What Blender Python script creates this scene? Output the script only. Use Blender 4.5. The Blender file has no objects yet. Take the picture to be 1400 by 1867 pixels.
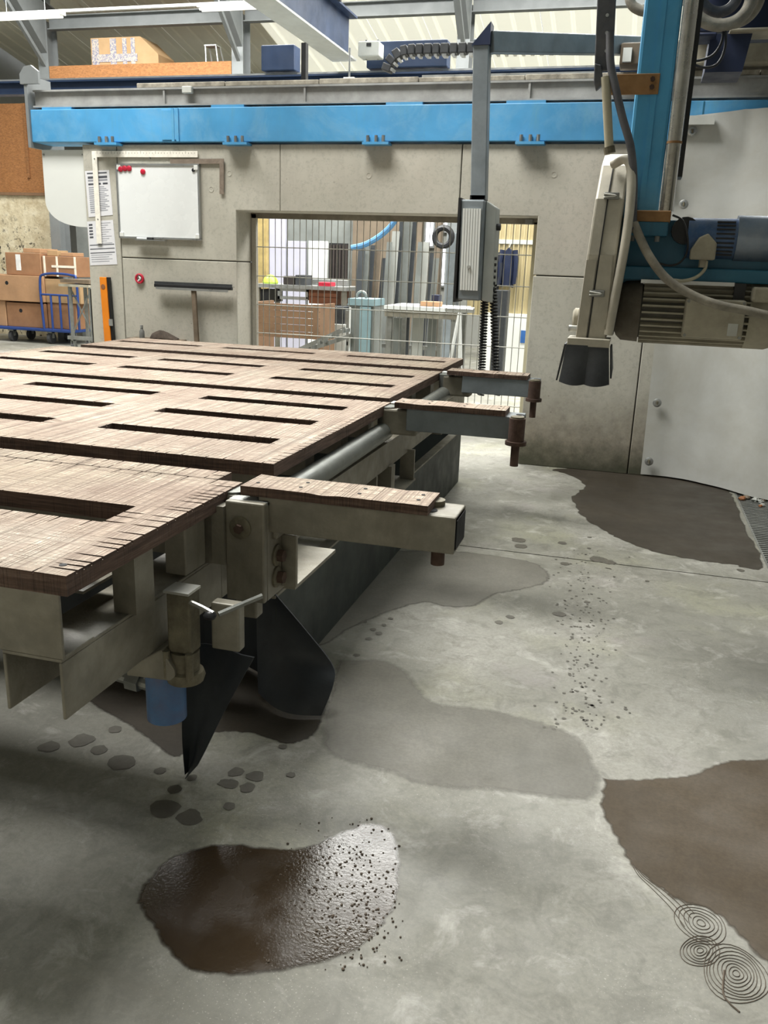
import bpy, bmesh, math, random
from mathutils import Matrix, Vector
rnd = random.Random(7)
S = bpy.context.scene
COL = S.collection

# ------------------------------------------------------------------ camera
FPX, PITCH, YAW, ROLL, EYE = 1555.43, 0.282874, 0.267879, -0.0355552, 1.6
_f = Vector((-math.sin(YAW)*math.cos(PITCH), math.cos(YAW)*math.cos(PITCH), -math.sin(PITCH)))
_r = Vector((math.cos(YAW), math.sin(YAW), 0)); _d = _f.cross(_r)
CR = math.cos(ROLL)*_r + math.sin(ROLL)*_d
CD = -math.sin(ROLL)*_r + math.cos(ROLL)*_d
CP = Vector((0, 0, EYE))
cam = bpy.data.cameras.new('camera'); camo = bpy.data.objects.new('camera', cam); COL.objects.link(camo)
cam.sensor_fit = 'VERTICAL'; cam.sensor_height = 36; cam.lens = FPX/1867*36
cam.clip_start = .05; cam.clip_end = 200
camo.matrix_world = Matrix(((CR.x, -CD.x, -_f.x, CP.x), (CR.y, -CD.y, -_f.y, CP.y), (CR.z, -CD.z, -_f.z, CP.z), (0, 0, 0, 1)))
S.camera = camo

# ------------------------------------------------------------------ light
S.view_settings.view_transform = 'Standard'; S.view_settings.look = 'None'
S.view_settings.exposure = 0.0; S.view_settings.gamma = 1.0; S.view_settings.use_curve_mapping = False
w = bpy.data.worlds.new('overcast'); S.world = w; w.use_nodes = True
w.node_tree.nodes['Background'].inputs[0].default_value = (.93, .96, 1.0, 1)
w.node_tree.nodes['Background'].inputs[1].default_value = 0.8
def area(name, loc, sx, sy, power, rot=(0, 0, 0), col=(1, .99, .95)):
    l = bpy.data.lights.new(name, 'AREA'); l.shape = 'RECTANGLE'; l.size = sx; l.size_y = sy; l.energy = power; l.color = col
    o = bpy.data.objects.new(name, l); COL.objects.link(o); o.location = loc; o.rotation_euler = rot
    return o
SLOPE = .22
def roof_z(y): return 5.46 + SLOPE*(17-y) if y >= 3 else 5.46 + SLOPE*14 - SLOPE*(3-y)
RT = math.atan(SLOPE)
# daylight panels of the shed roof
area('skylight_light', (-4.4, 4.4, roof_z(4.4)-.12), 5.5, 2.4, 1380, (-RT, 0, 0))
area('skylight_light', (-3.0, 11.5, roof_z(11.5)-.12), 14.0, 3.0, 2900, (-RT, 0, 0))

# ------------------------------------------------------------------ helpers
def ray(x, y): return _f + CR*((x-700)/FPX) + CD*((y-933.5)/FPX)
def PZ(x, y, z): d = ray(x, y); return CP + d*((z-EYE)/d.z)
def PY(x, y, Y): d = ray(x, y); return CP + d*(Y/d.y)
def PX(x, y, X): d = ray(x, y); return CP + d*(X/d.x)
WORG = {}
def lin(h):
    h = h.lstrip('#'); o = []
    for i in (0, 2, 4):
        c = int(h[i:i+2], 16)/255; o.append(c/12.92 if c <= .04045 else ((c+.055)/1.055)**2.4)
    return (*o, 1)
def mul(c, k): return (min(c[0]*k, 1), min(c[1]*k, 1), min(c[2]*k, 1), 1)

class N:
    def __init__(s, name):
        s.m = bpy.data.materials.new(name); s.m.use_nodes = True; s.t = s.m.node_tree
        s.b = s.t.nodes['Principled BSDF']; s.geo = s.t.nodes.new('ShaderNodeNewGeometry')
    def link(s, a, b): s.t.links.new(a, b)
    def pos(s, scale=(1, 1, 1), rot=(0, 0, 0), src=None):
        n = s.t.nodes.new('ShaderNodeMapping'); n.inputs['Scale'].default_value = scale; n.inputs['Rotation'].default_value = rot
        s.link(src or s.geo.outputs['Position'], n.inputs['Vector']); return n.outputs[0]
    def noise(s, scale, detail=4, rough=.55, vec=None, dist=0):
        n = s.t.nodes.new('ShaderNodeTexNoise'); n.inputs['Scale'].default_value = scale; n.inputs['Detail'].default_value = detail
        n.inputs['Roughness'].default_value = rough; n.inputs['Distortion'].default_value = dist
        s.link(vec or s.geo.outputs['Position'], n.inputs['Vector']); return n.outputs[0]
    def voro(s, scale, vec=None, feature='F1', out=0):
        n = s.t.nodes.new('ShaderNodeTexVoronoi'); n.inputs['Scale'].default_value = scale; n.feature = feature
        s.link(vec or s.geo.outputs['Position'], n.inputs['Vector']); return n.outputs[out]
    def ramp(s, fac, stops):
        n = s.t.nodes.new('ShaderNodeValToRGB'); e = n.color_ramp.elements
        while len(e) < len(stops): e.new(.5)
        for q, (p, c) in zip(e, stops):
            q.position = p; q.color = c if isinstance(c, tuple) else (c, c, c, 1)
        s.link(fac, n.inputs[0]); return n.outputs[0]
    def mix(s, fac, a, b, mode='MIX'):
        n = s.t.nodes.new('ShaderNodeMixRGB'); n.blend_type = mode
        for i, v in enumerate((fac, a, b)):
            if isinstance(v, (int, float)): n.inputs[i].default_value = v if i == 0 else (v, v, v, 1)
            elif isinstance(v, tuple): n.inputs[i].default_value = v
            else: s.link(v, n.inputs[i])
        return n.outputs[0]
    def math(s, op, a, b=0.0):
        n = s.t.nodes.new('ShaderNodeMath'); n.operation = op
        for i, v in enumerate((a, b)):
            if isinstance(v, (int, float)): n.inputs[i].default_value = v
            else: s.link(v, n.inputs[i])
        return n.outputs[0]
    def sep(s, v):
        n = s.t.nodes.new('ShaderNodeSeparateXYZ'); s.link(v, n.inputs[0]); return n.outputs
    def bump(s, h, st=.2, dist=.01):
        n = s.t.nodes.new('ShaderNodeBump'); n.inputs['Strength'].default_value = st; n.inputs['Distance'].default_value = dist
        s.link(h, n.inputs['Height']); s.link(n.outputs[0], s.b.inputs['Normal'])
    def fin(s, col=None, rough=None, metal=None):
        for k, v in (('Base Color', col), ('Roughness', rough), ('Metallic', metal)):
            if v is None: continue
            if isinstance(v, (int, float, tuple)): s.b.inputs[k].default_value = v
            else: s.link(v, s.b.inputs[k])
        return s.m
def surf(name, hexc, rough=.6, metal=0.0, var=.25, scale=6, bump=.15, dirt=None, damt=.5, dscale=3, bscale=120):
    n = N(name); c = lin(hexc)
    f = n.noise(scale, 6, .62)
    col = n.ramp(f, [(.3, mul(c, 1-var)), (.7, mul(c, 1+var))])
    if dirt:
        d = n.ramp(n.noise(dscale, 8, .68, dist=.4), [(.5-.18*damt, 0.0), (.78-.1*damt, 1.0)])
        d = n.math('MULTIPLY', d, damt)
        col = n.mix(d, col, lin(dirt))
    n.bump(n.noise(bscale, 3), bump, .004)
    r = n.ramp(n.noise(scale*2.3, 4), [(.3, max(rough-.1, .03)), (.7, min(rough+.1, 1))])
    return n.fin(col, r, metal)

class MB:
    def __init__(s): s.v = []; s.f = []
    def add(s, vs, fs):
        o = len(s.v); s.v += [Vector(v) for v in vs]; s.f += [tuple(i+o for i in f) for f in fs]; return s
    def box(s, x0, x1, y0, y1, z0, z1):
        return s.add([(x0,y0,z0),(x1,y0,z0),(x1,y1,z0),(x0,y1,z0),(x0,y0,z1),(x1,y0,z1),(x1,y1,z1),(x0,y1,z1)],
              [(0,3,2,1),(4,5,6,7),(0,1,5,4),(1,2,6,5),(2,3,7,6),(3,0,4,7)])
    def bar(s, p0, p1, w, h, up=(0,0,1)):
        p0, p1 = Vector(p0), Vector(p1); d = (p1-p0).normalized(); up = Vector(up)
        if abs(d.dot(up)) > .95: up = Vector((0, 1, 0))
        a = d.cross(up).normalized()*w/2; b = a.cross(d).normalized()*h/2
        vs = [p+sa*a+sb*b for p in (p0, p1) for sa, sb in ((-1,-1),(1,-1),(1,1),(-1,1))]
        return s.add(vs, [(0,1,2,3),(7,6,5,4),(0,4,5,1),(1,5,6,2),(2,6,7,3),(3,7,4,0)])
    def cyl(s, p0, p1, r, r2=None, seg=18, caps=True):
        p0, p1 = Vector(p0), Vector(p1); r2 = r if r2 is None else r2
        d = (p1-p0).normalized(); a = d.orthogonal().normalized(); b = d.cross(a)
        vs = []
        for p, q in ((p0, r), (p1, r2)):
            for i in range(seg):
                t = 2*math.pi*i/seg; vs.append(p+a*math.cos(t)*q+b*math.sin(t)*q)
        fs = [(i, (i+1) % seg, seg+(i+1) % seg, seg+i) for i in range(seg)]
        if caps: fs += [tuple(reversed(range(seg))), tuple(range(seg, 2*seg))]
        return s.add(vs, fs)
    def lathe(s, p0, axis, prof, seg=24):
        p0 = Vector(p0); d = Vector(axis).normalized(); a = d.orthogonal().normalized(); b = d.cross(a); vs = []; fs = []
        for (t, r) in prof:
            for i in range(seg):
                g = 2*math.pi*i/seg; vs.append(p0+d*t+(a*math.cos(g)+b*math.sin(g))*r)
        for k in range(len(prof)-1):
            for i in range(seg): fs.append((k*seg+i, k*seg+(i+1) % seg, (k+1)*seg+(i+1) % seg, (k+1)*seg+i))
        fs.append(tuple(reversed(range(seg)))); fs.append(tuple(range((len(prof)-1)*seg, len(prof)*seg)))
        return s.add(vs, fs)
    def tube(s, pts, r, seg=10, closed=False):
        pts = [Vector(p) for p in pts]; n = len(pts); vs = []; fs = []
        up = None
        for k, p in enumerate(pts):
            if closed: t = (pts[(k+1) % n]-pts[k-1]).normalized()
            else: t = (pts[min(k+1, n-1)]-pts[max(k-1, 0)]).normalized()
            if up is None: up = t.orthogonal().normalized()
            up = (up-t*up.dot(t)).normalized(); b = t.cross(up)
            rr = r(k/(n-1)) if callable(r) else r
            for i in range(seg):
                g = 2*math.pi*i/seg; vs.append(p+(up*math.cos(g)+b*math.sin(g))*rr)
        m = n if closed else n-1
        for k in range(m):
            q = (k+1) % n
            for i in range(seg): fs.append((k*seg+i, k*seg+(i+1) % seg, q*seg+(i+1) % seg, q*seg+i))
        if not closed: fs += [tuple(reversed(range(seg))), tuple(range((n-1)*seg, n*seg))]
        return s.add(vs, fs)
    def prism(s, poly, vec):
        poly = [Vector(p) for p in poly]; vec = Vector(vec); n = len(poly)
        fs = [tuple(reversed(range(n))), tuple(range(n, 2*n))] + [(i, (i+1) % n, n+(i+1) % n, n+i) for i in range(n)]
        return s.add(poly+[p+vec for p in poly], fs)
    def sheet(s, grid, th=0.0, nrm=(0, -1, 0)):
        R, C = len(grid), len(grid[0]); nv = Vector(nrm)*th
        A = [Vector(p) for row in grid for p in row]
        fs = [(r*C+c, r*C+c+1, (r+1)*C+c+1, (r+1)*C+c) for r in range(R-1) for c in range(C-1)]
        if th == 0: return s.add(A, fs)
        o = R*C; B = [p+nv for p in A]
        fs2 = [tuple(o+i for i in reversed(f)) for f in fs]
        rim = [(0, c) for c in range(C)] + [(r, C-1) for r in range(1, R)] + [(R-1, c) for c in range(C-2, -1, -1)] + [(r, 0) for r in range(R-2, 0, -1)]
        ids = [r*C+c for r, c in rim]; k = len(ids)
        return s.add(A+B, fs+fs2+[(ids[i], o+ids[i], o+ids[(i+1) % k], ids[(i+1) % k]) for i in range(k)])
    def build(s, name, mat, parent=None, smooth=False, bev=0.0, sub=0, seg=2):
        lo = Vector([min(v[i] for v in s.v) for i in range(3)]); hi = Vector([max(v[i] for v in s.v) for i in range(3)])
        c = (lo+hi)/2
        if parent is None: c.z = lo.z
        me = bpy.data.meshes.new(name); me.from_pydata([v-c for v in s.v], [], s.f)
        bm = bmesh.new(); bm.from_mesh(me); bmesh.ops.recalc_face_normals(bm, faces=bm.faces); bm.to_mesh(me); bm.free()
        me.materials.append(mat)
        if smooth:
            for p in me.polygons: p.use_smooth = True
            me.set_sharp_from_angle(angle=math.radians(40))
        o = bpy.data.objects.new(name, me); COL.objects.link(o)
        place(o, c, parent)
        if bev:
            b = o.modifiers.new('bevel', 'BEVEL'); b.width = bev; b.segments = seg; b.limit_method = 'ANGLE'; b.angle_limit = math.radians(35)
        if sub:
            b = o.modifiers.new('sub', 'SUBSURF'); b.levels = sub; b.render_levels = sub
        return o
def place(o, c, parent=None):
    WORG[o.name] = Vector(c)
    if parent is not None: o.parent = parent; o.location = Vector(c)-WORG[parent.name]
    else: o.location = c
def tag(o, label, cat, group=None, kind=None):
    if label: o['label'] = label
    if cat: o['category'] = cat
    if group: o['group'] = group
    if kind: o['kind'] = kind
    return o
def thing(name, loc, label, cat, group=None, kind=None):
    o = bpy.data.objects.new(name, None); COL.objects.link(o); o.empty_display_size = .1; place(o, Vector(loc))
    return tag(o, label, cat, group, kind)
def struct(o, label=None, cat=None):
    o['kind'] = 'structure'
    if label: o['label'] = label
    if cat: o['category'] = cat
    return o
def rep(o, c, parent, name=None):
    q = o.copy(); COL.objects.link(q); place(q, Vector(c), parent); return q
def cyl(p0, p1, r, **k): return MB().cyl(p0, p1, r, **k)
def box(*a): return MB().box(*a)
def bez(pts, n=8):
    """Catmull-Rom through the points"""
    P = [Vector(p) for p in pts]; P = [P[0]*2-P[1]]+P+[P[-1]*2-P[-2]]; out = []
    for i in range(1, len(P)-2):
        a, b, c, d = P[i-1:i+3]
        for k in range(n):
            t = k/n; out.append(.5*((2*b)+(c-a)*t+(2*a-5*b+4*c-d)*t*t+(3*b-a-3*c+d)*t**3))
    out.append(P[-2]); return out

# ------------------------------------------------------------------ materials
def m_floor():
    n = N('floor_concrete')
    base = n.ramp(n.noise(.55, 7, .6, dist=.3), [(.3, lin('#636259')), (.5, lin('#85847b')), (.7, lin('#a9a7a0'))])
    tint = n.noise(1.3, 5, .6)
    base = n.mix(n.ramp(tint, [(.52, 0.0), (.72, .5)]), base, lin('#9a9a7c'))
    base = n.mix(n.ramp(n.noise(2.1, 5, .6), [(.58, 0.0), (.74, .35)]), base, lin('#8c8088'))
    fine = n.noise(60, 5, .7)
    base = n.mix(n.ramp(fine, [(.35, .45), (.6, 0.0)]), base, lin('#6b6a64'))
    sp = n.ramp(n.noise(170, 3, .6), [(.62, 0.0), (.7, .55)])
    patch = n.ramp(n.noise(1.7, 4), [(.45, .1), (.6, 1.0)])
    base = n.mix(n.math('MULTIPLY', sp, patch), base, lin('#d2cec6'))
    blot = n.noise(9, 7, .72, dist=.8)
    base = n.mix(n.ramp(blot, [(.36, .5), (.52, 0.0)]), base, lin('#5f5e56'))
    base = n.mix(n.ramp(n.noise(5.5, 7, .7, dist=.5), [(.55, 0.0), (.7, .45)]), base, lin('#c2c0ba'))
    base = n.mix(n.ramp(n.noise(1, 5, .7, n.pos((1.1, 7, 1), (0, 0, .35))), [(.56, 0.0), (.7, .3)]), base, lin('#77746a'))
    n.bump(n.noise(90, 5, .6), .3, .004)
    return n.fin(base, n.ramp(n.noise(2.4, 5), [(.35, .42), (.65, .75)]))
def m_wall():
    n = N('wall_concrete'); z = n.sep(n.geo.outputs['Position'])[2]
    base = n.ramp(n.noise(.9, 7, .6, dist=.5), [(.3, lin('#a7a498')), (.5, lin('#b5b2a6')), (.7, lin('#c2bfb4'))])
    base = n.mix(n.ramp(n.noise(1, 6, .7, n.pos((3.5, 3.5, .7))), [(.5, 0.0), (.72, .45)]), base, lin('#97938a'))
    base = n.mix(n.ramp(n.noise(.5, 3), [(.5, 0.0), (.7, .6)]), base, lin('#bfb6aa'))
    base = n.mix(n.ramp(n.noise(34, 4, .7), [(.33, .22), (.5, 0.0)]), base, lin('#6f6d66'))
    pit = n.ramp(n.voro(11), [(.04, 1.0), (.08, 0.0)])
    base = n.mix(n.math('MULTIPLY', pit, n.ramp(n.noise(2.2, 2), [(.55, 0.0), (.68, .6)])), base, lin('#5a5852'))
    # splash dirt and moss rising from the floor, right of the opening
    up = n.ramp(n.math('ADD', z, n.math('MULTIPLY', n.noise(3.2, 7, .7), .55)), [(.38, 1.0), (.62, .75), (1.0, 0.0)])
    base = n.mix(n.math('MULTIPLY', up, .8), base, n.ramp(n.noise(14, 6, .7), [(.35, lin('#5a5142')), (.65, lin('#8d8371'))]))
    low = n.ramp(n.math('ADD', z, n.math('MULTIPLY', n.noise(4, 6, .7), .35)), [(.2, 1.0), (.45, 0.0)])
    base = n.mix(n.math('MULTIPLY', low, .85), base, lin('#3c3f2e'))
    n.bump(n.noise(55, 4), .12, .005)
    return n.fin(base, .8)
def m_board():
    n = N('sawn_board'); P = n.geo.outputs['Position']
    # saw kerfs: two families of straight cuts of different depth
    a = n.noise(1, 3, .75, n.pos((110, .5, 1))); b = n.noise(1, 3, .75, n.pos((.5, 130, 1))); c = n.noise(1, 3, .7, n.pos((60, 1.2, 1), (0, 0, .09)))
    big = n.noise(1.1, 3)
    ka = n.ramp(a, [(.38, 1.0), (.48, 0.0)]); kb = n.ramp(b, [(.36, 1.0), (.45, 0.0)]); kc = n.ramp(c, [(.3, 1.0), (.4, 0.0)])
    k = n.mix(1.0, ka, n.mix(n.ramp(big, [(.4, .35), (.6, 1.0)]), 0.0, kb), 'LIGHTEN'); k = n.mix(1.0, k, kc, 'LIGHTEN')
    kd = n.ramp(n.noise(1, 4, .8, n.pos((40, .4, 1))), [(.4, .75), (.55, 0.0)]); ke = n.ramp(n.noise(1, 4, .8, n.pos((.4, 46, 1))), [(.38, .7), (.52, 0.0)])
    k = n.mix(1.0, n.mix(1.0, k, kd, 'LIGHTEN'), ke, 'LIGHTEN')
    top = n.ramp(n.noise(2.2, 7, .65), [(.3, lin('#b8a393')), (.5, lin('#d3c0af')), (.7, lin('#e8dccd'))])
    top = n.mix(n.ramp(n.noise(1.1, 4), [(.5, 0.0), (.7, .5)]), top, lin('#d8ccae'))
    top = n.mix(n.ramp(n.noise(1, 4, .7, n.pos((14, 160, 1))), [(.4, .5), (.55, 0.0)]), top, lin('#8d7362'))
    top = n.mix(n.math('MULTIPLY', k, .66), top, lin('#57463b'))
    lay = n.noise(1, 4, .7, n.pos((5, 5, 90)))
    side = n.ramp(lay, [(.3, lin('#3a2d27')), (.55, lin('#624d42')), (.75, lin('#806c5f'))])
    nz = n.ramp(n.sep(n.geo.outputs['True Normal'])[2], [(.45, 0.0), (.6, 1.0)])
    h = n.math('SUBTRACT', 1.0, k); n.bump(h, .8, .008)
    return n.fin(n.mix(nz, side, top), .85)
def m_osb(name, hexc):
    n = N(name); c = lin(hexc)
    f = n.voro(34, n.pos((1, 1, 2.6)), out=1)
    v = n.sep(f)[0]
    return n.fin(n.mix(n.ramp(n.noise(9, 5, .7), [(.4, 0.0), (.7, .35)]), n.ramp(v, [(0.0, mul(c, .72)), (1.0, mul(c, 1.2))]), lin('#8a5a2c')), .8)
def m_emit(name, hexc, st):
    n = N(name); n.b.inputs['Emission Color'].default_value = lin(hexc); n.b.inputs['Emission Strength'].default_value = st
    return n.fin(lin(hexc), .6)
def m_print(name, sx, sz, ink, thr):
    n = N(name); s = n.noise(1, 2, .8, n.pos((sx, 1, sz)))
    rows = n.noise(1, 1, .5, n.pos((.6, 1, sz*.55)))
    k = n.math('MULTIPLY', n.ramp(s, [(thr, 0.0), (thr+.04, 1.0)]), n.ramp(rows, [(.4, .1), (.5, 1.0)]))
    return n.fin(n.mix(k, lin('#e4e4e6'), lin(ink)), .5)
def m_tape():
    n = N('box_tape'); s = n.noise(1, 2, .8, n.pos((42, 1, 42), (0, .75, 0)))
    return n.fin(n.mix(n.ramp(s, [(.48, 0.0), (.52, 1.0)]), lin('#b3aa9f'), lin('#7c7d90')), .5)
def m_paintblue(name, hexc, dust, dirt):
    n = N(name); c = lin(hexc)
    col = n.ramp(n.noise(1.6, 6, .6), [(.3, mul(c, .82)), (.7, mul(c, 1.2))])
    col = n.mix(n.ramp(n.noise(2.3, 8, .7, dist=.6), [(.48, 0.0), (.72, .42)]), col, lin(dust))
    col = n.mix(n.ramp(n.noise(1, 7, .72, n.pos((9, 9, 1.2))), [(.54, 0.0), (.75, .5)]), col, lin(dirt))
    n.bump(n.noise(60, 3), .06, .004)
    return n.fin(col, n.ramp(n.noise(5, 4), [(.3, .32), (.7, .6)]))
def m_stucco():
    n = N('torn_plaster')
    col = n.ramp(n.noise(5, 8, .75), [(.35, lin('#b8a888')), (.55, lin('#dacfb2')), (.75, lin('#e9e2cd'))])
    z = n.sep(n.geo.outputs['Position'])[2]
    blot = n.ramp(n.noise(7, 6, .75), [(.56, 0.0), (.6, 1.0)])
    lowm = n.ramp(n.math('DIVIDE', z, 4.0), [(.42, 1.0), (.58, .25)])
    col = n.mix(n.math('MULTIPLY', blot, lowm), col, lin('#3a352e'))
    n.bump(n.noise(22, 5), .5, .02)
    return n.fin(col, .9)
def m_roof():
    n = N('roof_sheet'); x = n.sep(n.geo.outputs['Position'])[0]
    col = n.ramp(n.noise(.7, 4), [(.3, lin('#d7d4c2')), (.7, lin('#e9e7da'))])
    return n.fin(col, .55)
M = dict(
 floor=m_floor(), wall=m_wall(), board=m_board(), roof=m_roof(), stucco=m_stucco(),
 osb=m_osb('osb_orange', '#9a6a40'), osb2=m_osb('osb_brown', '#8a5f3a'),
 joint=surf('joint_filler', '#3a3934', .9), dark=surf('dark_void', '#15161a', .8, bump=0),
 steel=surf('dull_steel', '#8c887c', .5, .12, .3, 7, .18, '#5c5546', .7, 3.2),
 galv=surf('galvanised_steel', '#8b8d8a', .45, .6, .25, 9, .1, '#5a574f', .4, 3),
 gsteel=surf('grey_painted_steel', '#7d858a', .45, .05, .2, 5, .08, '#4b4d4c', .35, 3),
 hallsteel=surf('hall_frame_steel', '#767a7b', .55, .1, .12, 3, .05),
 pipe=surf('weathered_pipe', '#7d807c', .42, .5, .2, 4, .12, '#5f5d55', .4, 4),
 rust=surf('rusty_steel', '#56443b', .85, .25, .4, 14, .3, '#3a2822', .6, 9),
 ochre=surf('ochre_rust_plate', '#93714a', .75, .15, .3, 9, .2, '#6e4726', .5, 7),
 blue=m_paintblue('blue_beam_paint', '#4b94c4', '#8fb6cc', '#5f97aa'),
 bluecol=m_paintblue('blue_column_paint', '#4a9bc9', '#74adc8', '#346a86'),
 teal=m_paintblue('grimy_teal_paint', '#22617c', '#3f7f92', '#173540'),
 navy=surf('navy_paint', '#283a58', .45, .1, .2, 3, .05, '#202d42', .4, 2),
 navydk=surf('dark_navy_paint', '#1b2540', .5, .1, .25, 4, .05),
 gearblue=surf('dusty_blue_casting', '#3d5b86', .55, .2, .3, 10, .2, '#98a0a4', .55, 6),
 gearlt=surf('worn_blue_drum', '#6d7d92', .4, .4, .3, 6, .15, '#a5aab0', .6, 4),
 cream=surf('dusty_cream_paint', '#a9a392', .65, .1, .2, 8, .15, '#6f6a5c', .5, 5),
 creamdk=surf('grimy_endbell', '#6d665a', .75, .1, .3, 12, .3, '#473f36', .6, 8),
 fin=surf('motor_fin', '#5c5a52', .6, .2, .25, 12, .15, '#2c2b29', .6, 5),
 guard=surf('guard_steel', '#b5b0a2', .48, .1, .18, 5, .12, '#7d766a', .5, 4),
 hosew=surf('dusty_hose', '#8d887c', .75, 0, .3, 14, .3, '#56524b', .6, 9),
 hosed=surf('dark_hose', '#4a4c54', .6, 0, .3, 12, .2, '#6e6c68', .45, 12),
 creampipe=surf('cream_pipe', '#b8b29c', .5, .1, .15, 6, .1, '#8d8570', .4, 6),
 chrome=surf('grimy_chrome_rod', '#b5b3ab', .28, .85, .2, 6, .08, '#7a6b56', .4, 7),
 rubber=surf('black_rubber', '#2a2d31', .6, 0, .3, 8, .15, '#4d4f50', .45, 5),
 rubberb=surf('blueblack_rubber', '#22272d', .5, 0, .25, 6, .1, '#30363c', .4, 3),
 black=surf('black_plastic', '#17181b', .5), white=surf('white_enamel', '#e3e6e6', .25, 0, .03, 3, .02),
 panelw=surf('white_plastic_sheet', '#d9dbd7', .5, 0, .03, 2, .02), frame=surf('aluminium_frame', '#b9bbbb', .35, .8, .08),
 mesh=surf('fence_wire', '#a9a9a2', .45, .5, .15), post=surf('cream_fence_post', '#c9c3a8', .55, .1, .12),
 curtain=surf('grey_splash_sheet', '#c3c4c0', .42, .05, .1, 1.6, .1, '#a29d8d', .5, 1.7, 30),
 ruler=surf('pale_steel_square', '#e9e5da', .5, 0, .12, 30), ruler2=surf('brown_steel_square', '#8d8074', .5, .4, .2, 20),
 orange=surf('orange_level', '#e8861c', .45, 0, .08), red=surf('red_magnet', '#b81f38', .4),
 stick=surf('grimy_wood_stick', '#6d5f4f', .8, 0, .3), rag=surf('dark_rag', '#4a4038', .95, 0, .45, 20, .6),
 card=surf('cardboard', '#a88362', .8, 0, .12, 5, .1), card2=surf('brown_cardboard', '#916a4c', .8, 0, .15, 5, .1), card3=surf('pale_cardboard', '#a88a65', .8, 0, .1, 5, .1),
 tape=m_tape(), strap=surf('white_strap', '#e6ddcc', .5), label=surf('white_label', '#dedede', .5),
 cartblue=surf('cart_blue', '#28427f', .4, .2, .15), wheel=surf('caster_rubber', '#3a3b3d', .7),
 poster1=surf('notice_paper', '#dcdce0', .5, 0, .03), ink=surf('printed_ink', '#4d4f56', .6), inkl=surf('printed_grey', '#96989f', .6),
 wood=surf('pale_timber', '#7a5f48', .75, 0, .2, 4, .1, '#8a6a48', .4, 6), brownw=surf('brown_drawer', '#6a3d22', .6, 0, .3, 6),
 lav=surf('pale_lavender_panel', '#a9a9b8', .5, 0, .06, 3, .03), greyw=surf('grey_plaster', '#8f908b', .8, 0, .1, 2, .1),
 creamwall=surf('cream_cladding', '#b3a57e', .6, 0, .08, 2, .04), strapb=surf('blue_strap', '#5a8fbe', .7),
 aqua=surf('pale_aqua_steel', '#87a2aa', .45, .2, .15, 4, .1), lime=surf('lime_plastic', '#a9c93a', .4),
 coat=surf('dark_workwear', '#2b2f3b', .9, 0, .3), darkw=surf('dark_shutter', '#2a2320', .7, 0, .25),
 slabA=surf('grey_slab', '#757976', .5, 0, .2, 3, .1), slabB=surf('dark_slab', '#3d4145', .4, 0, .25, 3, .1), slabC=surf('pale_slab', '#a5a7a2', .5, 0, .12, 3, .1), slabD=surf('tan_slab', '#6d6152', .6, 0, .2, 3, .1),
 paint_or=surf('brown_panel', '#8a5a38', .7, 0, .2), sticker=surf('blue_sticker', '#2d5fa0', .5),
 daysheet=m_emit('translucent_roof_sheet', '#f3f2e2', .62), window=m_emit('daylit_window', '#f4f8ff', 3.0), tube=m_emit('tube_lamp', '#fbfaf2', .9),
 bottle=surf('grey_bottle', '#6d6d6a', .5), yellow=surf('yellow_strip', '#b09b66', .5), bluecyl=surf('chipped_blue_cylinder', '#4c6f9a', .5, .1, .25, 6, .15, '#7a4a2c', .35, 9),
 castdirty=surf('grimy_casting', '#77715f', .7, .3, .35, 18, .3, '#35322a', .6, 12), shiny=surf('bright_steel', '#b9b9b4', .4, .8, .1),
 tank=surf('dark_green_tank', '#333a37', .55, .15, .3, 3, .1, '#22282a', .5, 2), dirtystrip=surf('crusted_cover_strip', '#a39d90', .8, .1, .35, 14, .4, '#4a443a', .6, 9),
 railgrey=surf('rail_grey', '#a0a1a0', .5, .1, .22, 5, .1, '#56544f', .45, 2.5), bag=surf('pale_casing', '#b9bbb6', .6, 0, .1),
 mud=surf('grey_mud', '#54493d', .8, 0, .3, 20, .3),
)
def soak(n, m, most):
    # water soaking out at the rim: the film thins to nothing
    a = n.t.nodes.new('ShaderNodeAttribute'); a.attribute_name = 'soak'
    k = n.math('ADD', a.outputs['Fac'], n.math('MULTIPLY', n.math('SUBTRACT', n.noise(25, 4, .7), .5), .9))
    k = n.math('MULTIPLY', n.ramp(k, [(.1, 0.0), (.75, 1.0)]), most)
    n.link(k, n.b.inputs['Alpha']); return m
def m_wet(name, hexa, hexb, r0, r1, bumpst, most=1.0, spec=.5):
    n = N(name)
    col = n.ramp(n.noise(2.2, 6, .65), [(.3, lin(hexa)), (.7, lin(hexb))])
    col = n.mix(n.ramp(n.noise(70, 4, .7), [(.4, .35), (.6, 0.0)]), col, mul(lin(hexa), .7))
    col = n.mix(n.ramp(n.noise(9, 7, .72, dist=.8), [(.36, .35), (.52, 0.0)]), col, mul(lin(hexa), .75))
    n.b.inputs['Specular IOR Level'].default_value = spec
    n.bump(n.noise(160, 3), bumpst, .002)
    return soak(n, n.fin(col, n.ramp(n.noise(4, 4), [(.35, r0), (.65, r1)])), most)
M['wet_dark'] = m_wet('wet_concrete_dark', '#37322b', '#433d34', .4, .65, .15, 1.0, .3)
M['wet_brown'] = m_wet('wet_concrete_brown', '#443a2c', '#52483a', .45, .7, .15, 1.0, .2)
M['damp'] = m_wet('damp_concrete', '#64625a', '#75726a', .5, .75, .2)
M['drip'] = surf('damp_spot', '#56534b', .6, 0, .15, 20)
M['damp2'] = m_wet('damp_concrete_pale', '#706e66', '#838077', .45, .7, .25, .72)
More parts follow.
